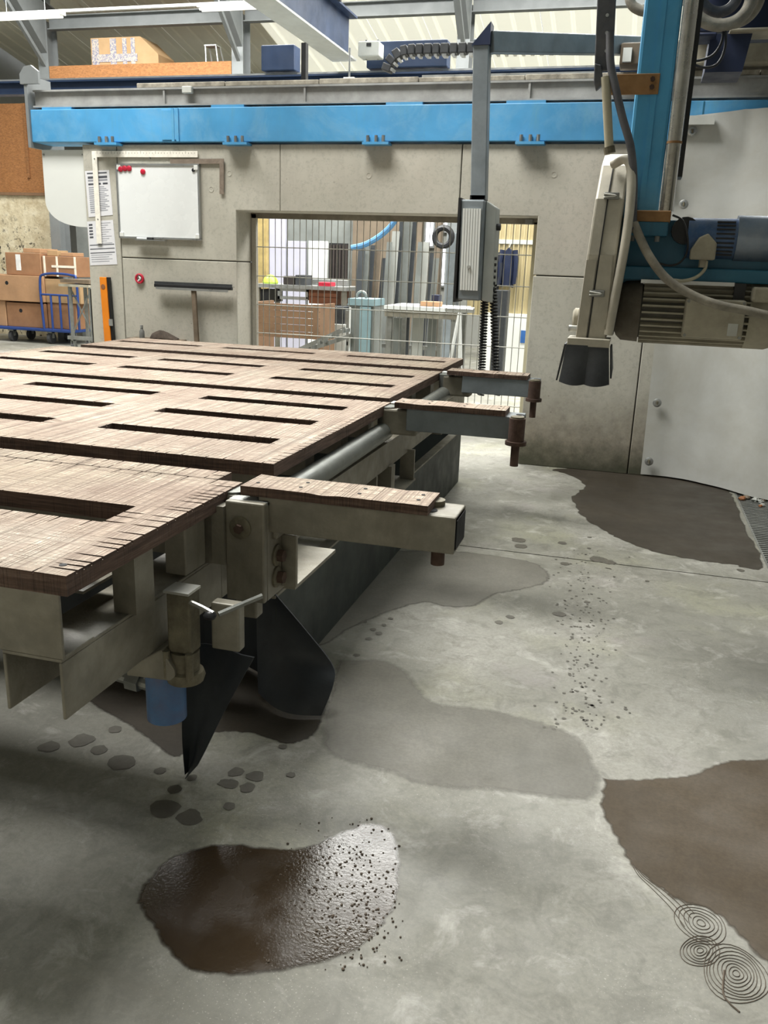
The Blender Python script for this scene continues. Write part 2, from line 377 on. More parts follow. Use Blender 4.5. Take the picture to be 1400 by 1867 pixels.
# ================================================================== SETTING
JY = 4.797
fl = struct(box(-14, 10, -7, 19, -.3, -.03).build('floor', M['joint']), 'grey stained concrete floor slabs with damp patches', 'floor')
def slab(x0, x1, y0, y1): return box(x0, x1, y0, y1, -.03, 0).build('slab', M['floor'], fl)
DX0, DX1, DY0, DY1 = .905, 1.13, 4.85, 6.95
slab(-14, 10, -7, JY-.006); slab(-14, DX0, JY+.006, 19); slab(DX1, 10, JY+.006, 19); slab(DX0, DX1, DY1, 19); slab(DX0, DX1, JY+.006, DY0)

# ---- concrete gantry wall with opening, cast panels with open joints
YF, YB = 7.165, 7.53
OX0, OX1, OZ = -3.39, -.795, 2.0
wb = MB()
wb.prism([(-4.87, 0, 0), (OX0-.02, 0, 0), (OX0-.02, 0, OZ+.02), (OX1+.02, 0, OZ+.02), (OX1+.02, 0, 0), (3.2, 0, 0), (3.2, 0, 2.52), (-4.87, 0, 2.52)], (0, YB-YF-.06, 0))
for v in wb.v: v.y += YF+.03
wall = struct(wb.build('wall_back', M['joint']), 'concrete gantry wall with a large barred opening', 'wall')
g = .004
def panel(poly):
    MB().prism([(x, YF, z) for x, z in poly], (0, YB-YF, 0)).build('panel', M['wall'], wall, bev=.006)
panel([(-4.88, 0), (-4.535-g, 0), (-4.535-g, 2.53), (-4.88, 2.53)])
panel([(-4.535+g, 0), (OX0, 0), (OX0, 1.575-g), (-4.535+g, 1.575-g)])
panel([(-4.535+g, 1.575+g), (OX0, 1.575+g), (OX0, OZ), (-2.98-g/2, OZ), (-2.98-g/2, 2.53), (-4.535+g, 2.53)])
panel([(-2.98+g/2, OZ), (-1.43-g, OZ), (-1.43-g, 2.53), (-2.98+g/2, 2.53)])
panel([(-1.43+g, OZ), (OX1, OZ), (OX1, 1.552+g), (.105-g, 1.552+g), (.105-g, 2.53), (-1.43+g, 2.53)])
panel([(OX1, 0), (.105-g, 0), (.105-g, 1.552-g), (OX1, 1.552-g)])
panel([(.105+g, 0), (3.2, 0), (3.2, 2.53), (.105+g, 2.53)])
for x, y in ((672, 320), (418, 316), (1010, 318), (385, 345), (1060, 560)):
    p = PY(x, y, YF); MB().lathe((p.x, YF+.001, p.z), (0, -1, 0), [(0, .026), (.003, .026), (.003, .018), (.0006, .012)], 16).build('tie_hole', M['wall'], wall)
# steel angle along the lintel of the opening
box(OX0, OX1, YB-.06, YB, OZ-.045, OZ).build('lintel_angle', M['steel'], wall)
# second gantry wall, behind the photographer
struct(box(-6, 3.4, -1.5, -1.15, 0, 2.5).build('wall_front', M['wall']), 'concrete gantry wall behind the viewpoint', 'wall')

struct(box(-13.2, 10, -7, .1, 2.95, 3.1).build('shade_deck', M['hallsteel']), 'added unseen steel deck shading the viewpoint side', 'shade deck')  # added unseen deck, put in to keep daylight off the near floor
# ---- hall shell
fw = struct(box(-13.2, 10, 18.0, 18.2, 0, 5.2).build('wall_far', M['greyw']), 'pale far wall of the hall', 'wall')
struct(box(-13.4, -13.2, -7, 18.2, 0, 6.2).build('wall_left', M['greyw']), 'pale left side wall of the hall', 'wall')
struct(box(-13.4, 10, -7.2, -7, 0, 6.2).build('wall_rear', M['greyw']), 'pale rear wall of the hall behind the viewpoint', 'wall')
gw = MB(); gw.box(10, 10.2, -7, 8.5, 0, 6.2); gw.box(10, 10.2, 13.5, 18.2, 0, 6.2); gw.box(10, 10.2, 8.5, 13.5, 4.6, 6.2)
struct(gw.build('wall_right', M['greyw']), 'pale right side wall of the hall with an open gate', 'wall')
ceil = thing('ceiling', (0, 3, 7.2), 'ribbed pale roof sheets on a shallow slope', 'roof', kind='structure')
def rib_sheet(x0, y0, y1):
    xs = []; x = 0
    prof = [(0, 0), (.15, 0), (.17, .03), (.21, .03), (.23, 0), (.48, 0), (.50, .03), (.54, .03), (.56, 0), (.81, 0), (.83, .03), (.87, .03), (.89, 0), (.985, 0)]
    grid = [[(x0+px, y, roof_z(y)+pz) for px, pz in prof] for y in (y0, (y0+y1)/2, y1)]
    return MB().sheet(grid, .02, (0, 0, 1))
r1 = rib_sheet(-13, 3.0, 18.5).build('roof_sheet', M['roof'], ceil); r2 = rib_sheet(-13, -7.4, 2.99).build('roof_sheet', M['roof'], ceil)
c1, c2 = WORG[r1.name], WORG[r2.name]
for k in range(1, 23):
    a_ = rep(r1, c1+Vector((k, 0, 0)), ceil); rep(r2, c2+Vector((k, 0, 0)), ceil)
    if 6 <= k <= 14:
        if k == 6: dm = r1.data.copy(); dm.materials.clear(); dm.materials.append(M['daysheet'])
        a_.data = dm
# eave fascia over the far wall
struct(box(-13, 10, 17.86, 18.0, 4.7, 5.05).build('trim_1', M['roof']), 'pale fascia strip along the far eave', 'trim')
FX = [-10.35, -6.66, -2.91, .82, 4.55]
for i, x in enumerate(FX):
    t = thing('portal_frame', (x, 14, 0), ['leftmost grey steel portal frame behind the orange ledge', 'grey steel portal frame at the right end of the orange ledge', 'grey steel portal frame above the cable chain',
        'grey steel portal frame behind the blue saw column', 'rightmost grey steel portal frame of the hall'][i], 'steel frame', 'hall portal frames')
    c = MB(); c.box(x-.1, x+.1, 14.2, 14.22, 0, 5.45); c.box(x-.1, x+.1, 14.48, 14.5, 0, 5.45); c.box(x-.008, x+.008, 14.22, 14.48, 0, 5.45); c.build('column', M['hallsteel'], t)
    r = MB()
    for y0, y1 in ((3.0, 14.5),):
        for dz, ww, hh in ((-.06, .18, .02), (-.34, .18, .02), (-.2, .012, .26)):
            r.bar((x, y0, roof_z(y0)+dz), (x, y1, roof_z(y1)+dz), ww, hh)
    r.build('rafter', M['hallsteel'], t)
    MB().prism([(x-.09, 14.22, 4.9), (x-.09, 14.22, 5.7), (x-.09, 13.0, roof_z(13.0)-.33)], (.18, 0, 0)).build('haunch', M['hallsteel'], t)
    b = MB(); b.bar((x+.02, 14.25, 4.7), (x+.02, 12.6, roof_z(12.6)-.3), .06, .06); b.build('brace', M['hallsteel'], t)
for i in range(3):
    e = MB(); x0, x1 = FX[i]+.1, FX[i+1]-.1
    for dz, dd, hh in ((0, .14, .015), (.2, .14, .015), (.1, .01, .19)): e.box(x0, x1, 14.3-dd/2, 14.3+dd/2, 5.3+dz-hh/2, 5.3+dz+hh/2)
    tag(e.build('eave_beam', M['hallsteel']), ['grey steel beam spanning above the carton on the ledge', 'grey steel beam spanning above the crane girder', 'grey steel beam spanning above the cable chain'][i], 'beam', 'hall cross beams')
# ---- strip lamps
for i, (x0, x1) in enumerate(((-9.55, -8.3), (-6.15, -4.9))):
    t = thing('strip_lamp', ((x0+x1)/2, 11.9, 4.84), ['white twin strip lamp at the far left under the roof', 'white twin strip lamp left of the navy crane girder'][i], 'lamp', 'strip lamps under the roof')
    box(x0, x1, 11.85, 11.98, 4.87, 4.92).build('housing', M['white'], t)
    for dy in (-.035, .035): cyl((x0+.03, 11.91+dy, 4.85), (x1-.03, 11.91+dy, 4.85), .016, seg=10).build('tube', M['tube'], t)
    for xx in (x0+.3, x1-.3): cyl((xx, 11.92, 4.92), (xx, 11.92, roof_z(11.92)), .006, seg=6).build('hanger', M['hallsteel'], t)
tag(box(-12, -4.6, 12.0, 12.05, 4.93, 4.965).build('lamp_rail', M['white']), 'thin white conduit rail above the strip lamps', 'rail')

# ---- mezzanine ledge, carton, things in the left background
t = thing('mezzanine_ledge', (-8.4, 14, 4.45), 'orange chipboard parapet between two steel columns', 'ledge')
box(-10.24, -6.77, 14.2, 14.25, 4.5, 4.71).build('front_board', M['osb'], t); box(-10.24, -6.77, 14.25, 15.4, 4.5, 4.55).build('deck', M['osb2'], t)
p0 = PY(167, 118, 14.3); p1 = PY(287, 63, 14.3)
zb = 4.55
t = thing('cardboard_carton', ((p0.x+p1.x)/2, 14.5, zb), 'large cardboard carton with slanted end and patterned tape on ledge', 'box')
Hc = 5.15; xl, xr = p0.x, p1.x
MB().prism([(xl, 14.3, zb), (xr, 14.3, zb), (xr, 14.3, zb+.32), (xr-.33, 14.3, Hc), (xl, 14.3, Hc)], (0, .55, 0)).build('body', M['card3'], t, bev=.01)
for xa, xb in ((xl+.03, xl+.16), (xl+.38, xl+.5), (xl+.62, xl+.7), (xl+.78, xl+.86)): box(xa, xb, 14.295, 14.3, zb+.02, Hc-.02).build('tape', M['tape'], t)
for za in (zb+.22, ): box(xl+.02, xl+.9, 14.293, 14.298, za, za+.12).build('tape', M['tape'], t)
t = thing('step_stool', (-7.2, 14.5, 4.55), 'small pale tubular stool on the orange ledge', 'stool')
for dx in (-.12, .12):
    MB().tube([(-7.2+dx, 14.4, 4.55), (-7.26+dx*.8, 14.45, 5.0)], .014, 8).build('leg', M['frame'], t); MB().tube([(-7.2+dx, 14.7, 4.55), (-7.26+dx*.8, 14.6, 5.0)], .014, 8).build('leg', M['frame'], t)
box(-7.37, -7.15, 14.43, 14.62, 5.0, 5.02).build('tread', M['frame'], t)
# chipboard partition and plaster below it
t = thing('chipboard_partition', (-11.2, 14.6, 2.6), 'orange chipboard partition at the far left below the roof', 'partition')
box(-12.9, -10.6, 14.62, 14.68, 2.66, 4.2).build('board', M['osb'], t)
box(-11.15, -11.1, 14.59, 14.62, 2.92, 4.2).build('batten', M['osb2'], t)
box(-12.9, -10.6, 14.6, 14.7, 2.61, 2.66).build('ledge', M['wood'], t)
tag(box(-12.9, -10.56, 14.65, 14.85, 0, 2.61).build('plaster_wall', M['stucco']), 'cream plaster wall with torn dark patches behind the boxes', 'wall', kind='structure')
tag(box(-10.2, -8.9, 14.62, 14.8, 0, 2.9).build('partition_panel', M['slabA']), 'grey partition panel behind the steel column', 'panel', kind='structure')
# ---- platform trolley with boxes
CY = 13.4
def cp(x, y, Y=CY): return PY(x, y, Y)
xl, xr = cp(-30, 590).x, cp(132, 590).x; zt = .27; XL = xl
t = thing('platform_trolley', ((xl+xr)/2, CY+.35, 0), 'blue platform trolley loaded with cardboard boxes', 'trolley')
box(xl, xr, CY, CY+.75, zt-.05, zt).build('deck', M['cartblue'], t, bev=.01)
hx0, hx1 = cp(72, 500).x, cp(137, 500).x; hy = CY+.02
MB().tube(bez([(hx0, hy, zt), (hx0-.02, hy, 1.05), (hx0+.1, hy, 1.22), (hx1-.1, hy, 1.22), (hx1, hy, 1.1), (hx1, hy, zt)], 6), .022, 8).build('handle', M['cartblue'], t, smooth=True)
MB().tube([(hx0, hy, .87), (hx1, hy, .87)], .018, 8).build('cross_bar', M['cartblue'], t)
for k in range(1, 4):
    xx = hx0+(hx1-hx0)*k/4; MB().tube([(xx, hy, zt), (xx, hy, .87)], .02, 8).build('upright', M['cartblue'], t)
for xx in (cp(15, 600).x, cp(85, 600).x):
    for yy in (CY+.12, CY+.62):
        wv = cyl((xx-.03, yy, .1), (xx+.03, yy, .1), .1, seg=18).build('wheel', M['wheel'], t, smooth=True)
        MB().box(xx-.045, xx-.035, yy-.03, yy+.03, .1, .22).box(xx+.035, xx+.045, yy-.03, yy+.03, .1, .22).box(xx-.045, xx+.045, yy-.05, yy+.05, .19, .222).build('fork', M['galv'], wv)
def carton(x0, x1, z0, z1, mat, lab, d=.5, y=CY+.1, hole=True, straps=False, label=False):
    t = thing('cardboard_box', ((x0+x1)/2, y+d/2, z0), lab, 'box', 'boxes on the blue trolley')
    box(x0, x1, y, y+d, z0, z1).build('body', mat, t, bev=.008)
    if hole: MB().lathe(((x0+x1)/2-.1, y+.001, z1-.14), (0, -1, 0), [(0, .035), (.003, .035)], 12).build('hand_hole', M['dark'], t)
    if straps:
        for xx in straps: box(xx-.02, xx+.02, y-.004, y, z0, z1).build('strap', M['strap'], t)
        box(x0+.2, x1, y-.007, y-.003, (z0+z1)/2-.02, (z0+z1)/2+.02).build('strap', M['strap'], t)
    if label: box(label, label+.1, y-.004, y, z0+.08, z1-.03).build('label_sheet', M['label'], t)
    return t
carton(cp(5, 560).x, cp(74, 560).x, zt, .70, M['card2'], 'brown cardboard box with handle hole on trolley deck')
carton(cp(76, 560).x, cp(128, 560).x, zt, .72, M['card2'], 'brown cardboard box behind the blue trolley handle bars', hole=False, y=CY+.16)
carton(XL, cp(3, 560).x, zt, .72, M['card'], 'brown cardboard box at the left end of the trolley', hole=False)
carton(XL, cp(72, 520).x, .725, 1.18, M['card'], 'cardboard box with handle hole on the second tier', y=CY+.06)
carton(cp(73, 520).x, cp(137, 520).x, .725, 1.14, M['card3'], 'pale cardboard box behind the top of the trolley handle', hole=False, y=CY+.14)
carton(cp(2, 480).x, cp(66, 480).x, 1.185, 1.57, M['card2'], 'brown cardboard box with white label on the top tier', hole=False, y=CY+.12, label=cp(21, 480).x)
carton(cp(67, 480).x, cp(129, 480).x, 1.185, 1.53, M['card2'], 'cardboard box bound with white straps on the top tier', hole=False, y=CY+.14, straps=[cp(71, 470).x, cp(94, 470).x, cp(127, 470).x])
carton(cp(28, 455).x, cp(60, 455).x, 1.575, 1.65, M['card'], 'flat small cardboard box on top of the labelled box', hole=False, y=CY+.2)
carton(cp(72, 455).x, cp(92, 455).x, 1.535, 1.63, M['card3'], 'small pale open box on top of the strapped box', hole=False, y=CY+.2, d=.3)
carton(cp(97, 455).x, cp(121, 455).x, 1.535, 1.6, M['card'], 'small low brown box right of the pale open box', hole=False, y=CY+.2, d=.3)
# ---- grey roller stand in front of the trolley
sx0, sx1, sy = cp(124, 560, 12.6).x, cp(160, 560, 12.6).x, 12.6
t = thing('roller_stand', ((sx0+sx1)/2, sy+.25, 0), 'galvanised stand on casters with worn board top by wall end', 'stand')
box(sx0-.12, sx1+.05, sy, sy+.5, 1.12, 1.18).build('board_top', M['stick'], t); box(sx0-.14, sx1+.05, sy-.02, sy+.5, 1.06, 1.1).build('shelf_board', M['cream'], t)
for xx in (sx0, sx1):
    for yy in (sy+.03, sy+.45):
        box(xx, xx+.05, yy, yy+.04, .2, 1.06).build('leg', M['galv'], t)
        cw = cyl((xx+.01, yy+.02, .07), (xx+.05, yy+.02, .07), .07, seg=16).build('caster', M['wheel'], t, smooth=True)
        MB().box(xx-.0, xx+.008, yy-.02, yy+.05, .07, .2).box(xx+.052, xx+.06, yy-.02, yy+.05, .07, .2).box(xx, xx+.06, yy-.02, yy+.05, .18, .2).build('fork', M['galv'], cw)
box(sx0-.05, sx1+.05, sy, sy+.04, .2, .26).build('rail', M['galv'], t)
MB().bar((sx0+.03, sy+.06, .3), (sx1+.02, sy+.06, 1.0), .03, .01).build('brace', M['galv'], t)
MB().bar((sx1+.02, sy+.08, .3), (sx0+.03, sy+.08, 1.0), .03, .01).build('brace', M['galv'], t)
# black and yellow guard strip at the wall end
t = thing('guard_strip', (-4.93, 7.3, 0), 'black and yellow strip along the left wall end', 'strip')
box(-4.915, -4.895, 7.2, 7.24, .3, 1.28).build('black_edge', M['black'], t); box(-4.895, -4.883, 7.19, 7.24, .3, 1.28).build('yellow_edge', M['yellow'], t)
box(-4.915, -4.895, 7.22, 7.25, 1.5, 1.9).build('hook_strip', M['black'], t)

# ================================================================== GANTRY RAIL
t = thing('gantry_beam', (-1.2, 7.25, 2.53), 'blue painted steel beam along the wall top', 'beam')
BX0, BX1 = -5.37, 3.2
box(BX0, BX1, 7.13, 7.42, 2.545, 2.815).build('beam', M['blue'], t, bev=.006)
for x in (316, 324):
    p = PY(x, 230, 7.13).x; box(p-.012, p+.012, 7.118, 7.131, 2.55, 2.81).build('joint_plate', M['blue'], t)
p = PY(322, 230, 7.13).x; box(p-.14, p, 7.122, 7.131, 2.56, 2.8).build('splice_plate', M['blue'], t, bev=.003)
p = PY(1278, 230, 7.13).x; box(p-.004, p+.004, 7.126, 7.131, 2.55, 2.81).build('joint_plate', M['teal'], t)
for i, (x, y) in enumerate(((195, 252), (430, 256), (685, 254), (965, 253))):
    p = PY(x, y, 7.11).x
    fb = box(p-.1, p+.12, 7.06, 7.2, 2.515, 2.535).build('bracket', M['blue'], t)
    MB().box(p-.1, p+.05, 7.1, 7.13, 2.535, 2.575).build('lug', M['blue'], fb)
    for dx in (-.06, .01, .07): cyl((p+dx, 7.085, 2.535), (p+dx, 7.085, 2.585), .014, seg=8).build('bolt', M['galv'], fb)
box(BX0-.03, BX0, 7.11, 7.45, 2.5, 3.1).build('end_plate', M['hallsteel'], t)
MB().prism([(BX0-.06, 7.1, 3.02), (BX0+.13, 7.1, 3.02), (BX0+.13, 7.1, 3.12), (BX0+.06, 7.1, 3.17), (BX0-.01, 7.1, 3.16), (BX0-.06, 7.1, 3.1)], (0, .03, 0)).build('end_guard', M['hallsteel'], t)
t = thing('steel_runway_rail', (-1.2, 7.25, 2.82), 'grey steel rail section lying on the blue beam', 'rail')
box(BX0+.02, BX1, 7.15, 7.4, 2.835, 2.85).build('bottom_flange', M['railgrey'], t); box(BX0+.02, BX1, 7.185, 7.2, 2.85, 2.965).build('web', M['railgrey'], t)
box(BX0+.02, BX1, 7.16, 7.39, 2.965, 2.98).build('top_flange', M['railgrey'], t)
for x in (302, 558, 966): 
    p = PY(x, 165, 7.2).x; box(p-.008, p+.008, 7.165, 7.186, 2.85, 2.965).build('stiffener', M['railgrey'], t)
for x in (110, 420, 740, 960):
    p = PY(x, 195, 7.2).x; box(p-.15, p+.15, 7.14, 7.3, 2.815, 2.835).build('shim', M['blue'], t)
q = thing('crusted_cover_strip', (-.6, 7.25, 2.98), 'pale crusted cover strip on top of the rail', 'strip')
xs = PY(252, 150, 7.2).x; seg = 9; L = (BX1-xs)/seg
for k in range(seg): box(xs+k*L, xs+(k+1)*L-.006, 7.17, 7.33, 2.98, 3.02+rnd.uniform(-.004, .006)).build('cover_piece', M['dirtystrip'], q, bev=.006)
p = PY(343, 165, 7.15)
t = tag(box(p.x-.045, p.x+.045, 7.12, 7.16, 2.925, 2.98).build('limit_switch', M['bag'], bev=.006), 'small white switch box on the rail', 'switch box')
# ---- navy crane runway behind the wall and crane girder
t = thing('crane_runway', (-3, 10, 3.45), 'long navy crane runway beam behind the wall', 'beam')
for z0, z1, d in ((3.47, 3.49, .14), (3.6, 3.62, .14), (3.49, 3.6, .012)): box(-13.2, 10, 10-d/2, 10+d/2, z0, z1).build('flange' if d > .1 else 'web', M['navy'], t)
box(-13.2, 10, 9.985, 10.015, 3.62, 3.65).build('rail_bar', M['frame'], t)
GX = -3.37
t = thing('crane_girder', (GX, 6, 3.72), 'navy crane girder spanning toward the camera under the roof', 'crane')
box(GX-.14, GX+.14, -1, 9.95, 3.74, 3.76).build('bottom_flange', M['bag'], t); box(GX-.02, GX+.06, -1, 9.9, 3.76, 4.16).build('web', M['navy'], t); box(GX-.12, GX+.14, -1, 9.95, 4.16, 4.18).build('top_flange', M['navy'], t)  # bottom flange coloured pale for the light falling on its underside
for y in (8.2, 9.2): box(GX+.14, GX+.17, y, y+.12, 4.16, 4.2).build('cable_clip', M['black'], t)
for i, (x0, x1) in enumerate(((-4.35, -3.95), (-3.1, -2.2))):
    tag(box(x0, x1, 9.9, 10.1, 3.66, 3.92).build('crane_end_truck', M['navy'], bev=.01), ['navy crane end truck left of the crane girder', 'navy crane end truck right of the crane girder'][i], 'crane truck', 'crane end trucks')
p0, p1 = PY(652, 103, 9.6), PY(691, 74, 9.6)
t = thing('control_box', ((p0.x+p1.x)/2, 9.7, p0.z), 'light grey electrical box on navy truck under the roof', 'control box')
box(p0.x, p1.x, 9.6, 9.8, p0.z, p1.z).build('housing', M['bag'], t, bev=.012)
for dx in (.05, -.05): cyl(((p0.x if dx > 0 else p1.x)+dx, 9.75, 3.9), ((p0.x if dx > 0 else p1.x)+dx, 9.75, p0.z), .015, seg=8).build('leg', M['frame'], t)
box((p0.x+p1.x)/2-.02, (p0.x+p1.x)/2+.03, 9.59, 9.6, p1.z-.05, p1.z-.02).build('badge', M['black'], t)
p = PY(637, 125, 7.3); t = thing('warning_rod', (p.x, 7.3, 3.02), 'thin pale rod on a white foot on top of the rail', 'rod')
box(p.x-.04, p.x+.05, 7.27, 7.33, 3.02, 3.05).build('foot', M['white'], t); cyl((p.x, 7.3, 3.05), (p.x, 7.3, 3.27), .008, seg=8).build('rod', M['frame'], t)
p = PY(557, 125, 7.35); tag(MB().box(p.x-.02, p.x+.02, 7.3, 7.36, 3.02, 3.32).box(p.x-.05, p.x+.05, 7.29, 7.37, 3.02, 3.03).build('cable_post', M['black']), 'thin dark post standing on the rail', 'post')
# ---- energy chain on the rail
t = thing('cable_chain', (-1.2, 7.3, 3.02), 'black plastic cable drag chain running along the rail', 'cable chain')
cz = 3.17
path = [PY(704, 133, 7.3), PY(712, 112, 7.3), PY(728, 97, 7.3), PY(750, 92, 7.3)]
path = [Vector((v.x, 7.3, max(v.z, 3.04))) for v in path]
zt2 = path[-1].z
path += [Vector((x, 7.3, zt2)) for x in (-1.7, -1.3, -.9, -.45)]
pts = bez(path, 24); acc = 0; last = pts[0]; k = 0; links = []
for a in pts[1:]:
    acc += (a-last).length; 
    if acc >= .062 or k == 0: links.append(a); acc = 0; k += 1
    last = a
for a, b in zip(links[:-1], links[1:]):
    d = (b-a).normalized(); n = Vector((-d.z, 0, d.x))
    m = MB(); m.bar(a+d*.004, b-d*.004, .1, .075, n); lk = m.build('chain_link', M['rubber'], t, bev=.008)
    MB().bar(a+d*.02+n*-.045, b-d*.022+n*-.045, .09, .02, n).build('crossbar', M['frame'], lk)
box(links[6].x, -.45, 7.26, 7.36, 3.02, 3.05).build('chain_tray', M['frame'], t)
# ================================================================== SAW TABLE
ZT, TH = .93, .048
TL = -4.1
T = thing('saw_table', (-2.6, 4, 0), 'large steel sawing table topped with slotted kerf-scarred wooden boards', 'saw table')
def slotted(x0, x1, y0, y1, slots, name='top_board'):
    xs = {x0, x1}; ys = {y0, y1}
    for a, b, c, d in slots: xs |= {a, b}; ys |= {c, d}
    y = y0
    notch = set()
    while y < y1-.08:
        y += rnd.uniform(.015, .06); ys |= {y, y+.0025, y+.006, y+.0085}; notch |= {round(y+.0025, 5), round(y+.006, 5)}; y += .009
    x = x0
    while x < x1-.1:
        x += rnd.uniform(.03, .1); xs |= {x, x+.003, x+.006}; notch.add(round(x+.003, 5)); x += .007
    xs = sorted(xs); ys = sorted(ys); ys = [v for i, v in enumerate(ys) if i == 0 or v-ys[i-1] > 1e-4]; xs = [v for i, v in enumerate(xs) if i == 0 or v-xs[i-1] > 1e-4]
    def solid(i, j):
        if i < 0 or j < 0 or i >= len(xs)-1 or j >= len(ys)-1: return False
        cx, cy = (xs[i]+xs[i+1])/2, (ys[j]+ys[j+1])/2
        return not any(a < cx < b and c < cy < d for a, b, c, d in slots)
    idx = {}; m = MB()
    def vid(i, j, top):
        k = (i, j, top)
        if k not in idx:
            z = ZT if top else ZT-TH; xx, yy = xs[i], ys[j]
            edge = not all(solid(i+a, j+b) for a in (-1, 0) for b in (-1, 0))
            if top and edge and (round(ys[j], 5) in notch or round(xs[i], 5) in notch): z -= .007
            elif top: z -= rnd.choice((0, 0, 0, .0004))
            idx[k] = len(m.v); m.v.append(Vector((xx, yy, z)))
        return idx[k]
    for i in range(len(xs)-1):
        for j in range(len(ys)-1):
            if not solid(i, j): continue
            q = [(i, j), (i+1, j), (i+1, j+1), (i, j+1)]
            m.f.append(tuple(vid(*c, True) for c in q)); m.f.append(tuple(vid(*c, False) for c in reversed(q)))
            for (di, dj), (a, b) in (((0, -1), (0, 1)), ((1, 0), (1, 2)), ((0, 1), (2, 3)), ((-1, 0), (3, 0))):
                if not solid(i+di, j+dj): m.f.append((vid(*q[b], True), vid(*q[a], True), vid(*q[a], False), vid(*q[b], False)))
    return m.build(name, M['board'], T)
CXS = [(-2.015, -1.267), (-3.03, -2.28), (-3.955, -3.235)]
def rows(r): return [(a, b, c, d) for a, b in CXS for c, d in r]
b1 = slotted(TL, -1.112, 1.48, 2.371, rows([(1.85, 2.012)]))
slotted(TL, -1.2, 2.377, 2.476, [])
slotted(TL, -1.122, 2.643, 4.143, rows([(2.945, 3.053), (3.375, 3.487), (3.795, 3.905)]))
slotted(TL, -1.165, 4.27, 5.57, rows([(4.665, 4.775), (5.14, 5.25)]))
slotted(TL+.08, -1.195, 5.73, 6.475, rows([(6.11, 6.2)]))
p = PZ(115, 1030, ZT); MB().lathe((p.x, p.y, ZT-.001), (0, 0, 1), [(0, .009), (.002, .009)], 10).build('screw_hole', M['dark'], b1)
ST = M['steel']
def chan_x(x0, x1, y0, d, z0, z1, name='cross_channel', th=.008):
    m = MB(); m.box(x0, x1, y0, y0+th, z0, z1); m.box(x0, x1, y0+th, y0+d, z1-th, z1); m.box(x0, x1, y0+th, y0+d, z0, z0+th); return m.build(name, ST, T, bev=.002)
ZU = ZT-TH
chan_x(TL+.05, -1.15, 1.5, .12, .715, ZU-.003)
for y in (2.12, 2.66, 3.15, 3.6, 4.02, 4.3, 4.9, 5.4, 5.76, 6.32): box(TL+.08, -1.2, y, y+.1, .76, ZU).build('bearer', ST, T)
# longitudinal inverted channels
for xr in (-1.155, -3.8):
    for y0, y1 in (((1.5, 6.4),) if xr < -2 else ((1.5, 2.3), (2.3, 6.4))):
        m = MB(); th = .009; x0 = xr-.16
        m.box(x0, xr, y0, y1, .706, .715); m.box(x0, x0+th, y0, y1, .562, .706); m.box(xr-th, xr, y0, y1, .562, .706)
        m.build('long_channel', ST, T, bev=.003)
# stub posts between the channel and the boards
for y in (1.78, 2.2): 
    m = MB(); m.box(-1.2, -1.135, y, y+.008, .715, ZU); m.box(-1.2, -1.192, y+.008, y+.09, .715, ZU); m.box(-1.143, -1.135, y+.008, y+.09, .715, ZU); m.build('stub_post', ST, T)
box(-1.6, -1.26, 1.74, 1.9, .77, .778).build('shelf_plate', ST, T)
box(-1.2, -1.135, 2.04, 2.16, .73, ZU).build('stub_post', ST, T, bev=.004)
# round pipes along the right edge
PXc, PZc, PR = -1.115, .80, .046
for y0, y1 in ((2.44, 4.05), (4.28, 5.46)): cyl((PXc, y0, PZc), (PXc-.01, y1, PZc), PR, seg=28).build('edge_pipe', M['pipe'], T, smooth=True)
# right hand side girder below the pipe
m = MB(); m.box(-1.115, -1.1, 2.42, 4.62, .625, .735); m.box(-1.17, -1.1, 2.42, 4.62, .735, .745); m.box(-1.17, -1.1, 2.42, 4.62, .615, .625); m.build('side_girder', ST, T)
m = MB(); m.box(-1.14, -1.1, 3.85, 3.87, .42, .62); m.box(-1.14, -1.06, 3.85, 4.5, .45, .462); m.box(-1.14, -1.06, 4.45, 4.465, .462, .63); m.build('side_bracket', ST, T)
box(-1.3, -1.08, 4.05, 4.12, .3, .62).build('support_leg', ST, T)
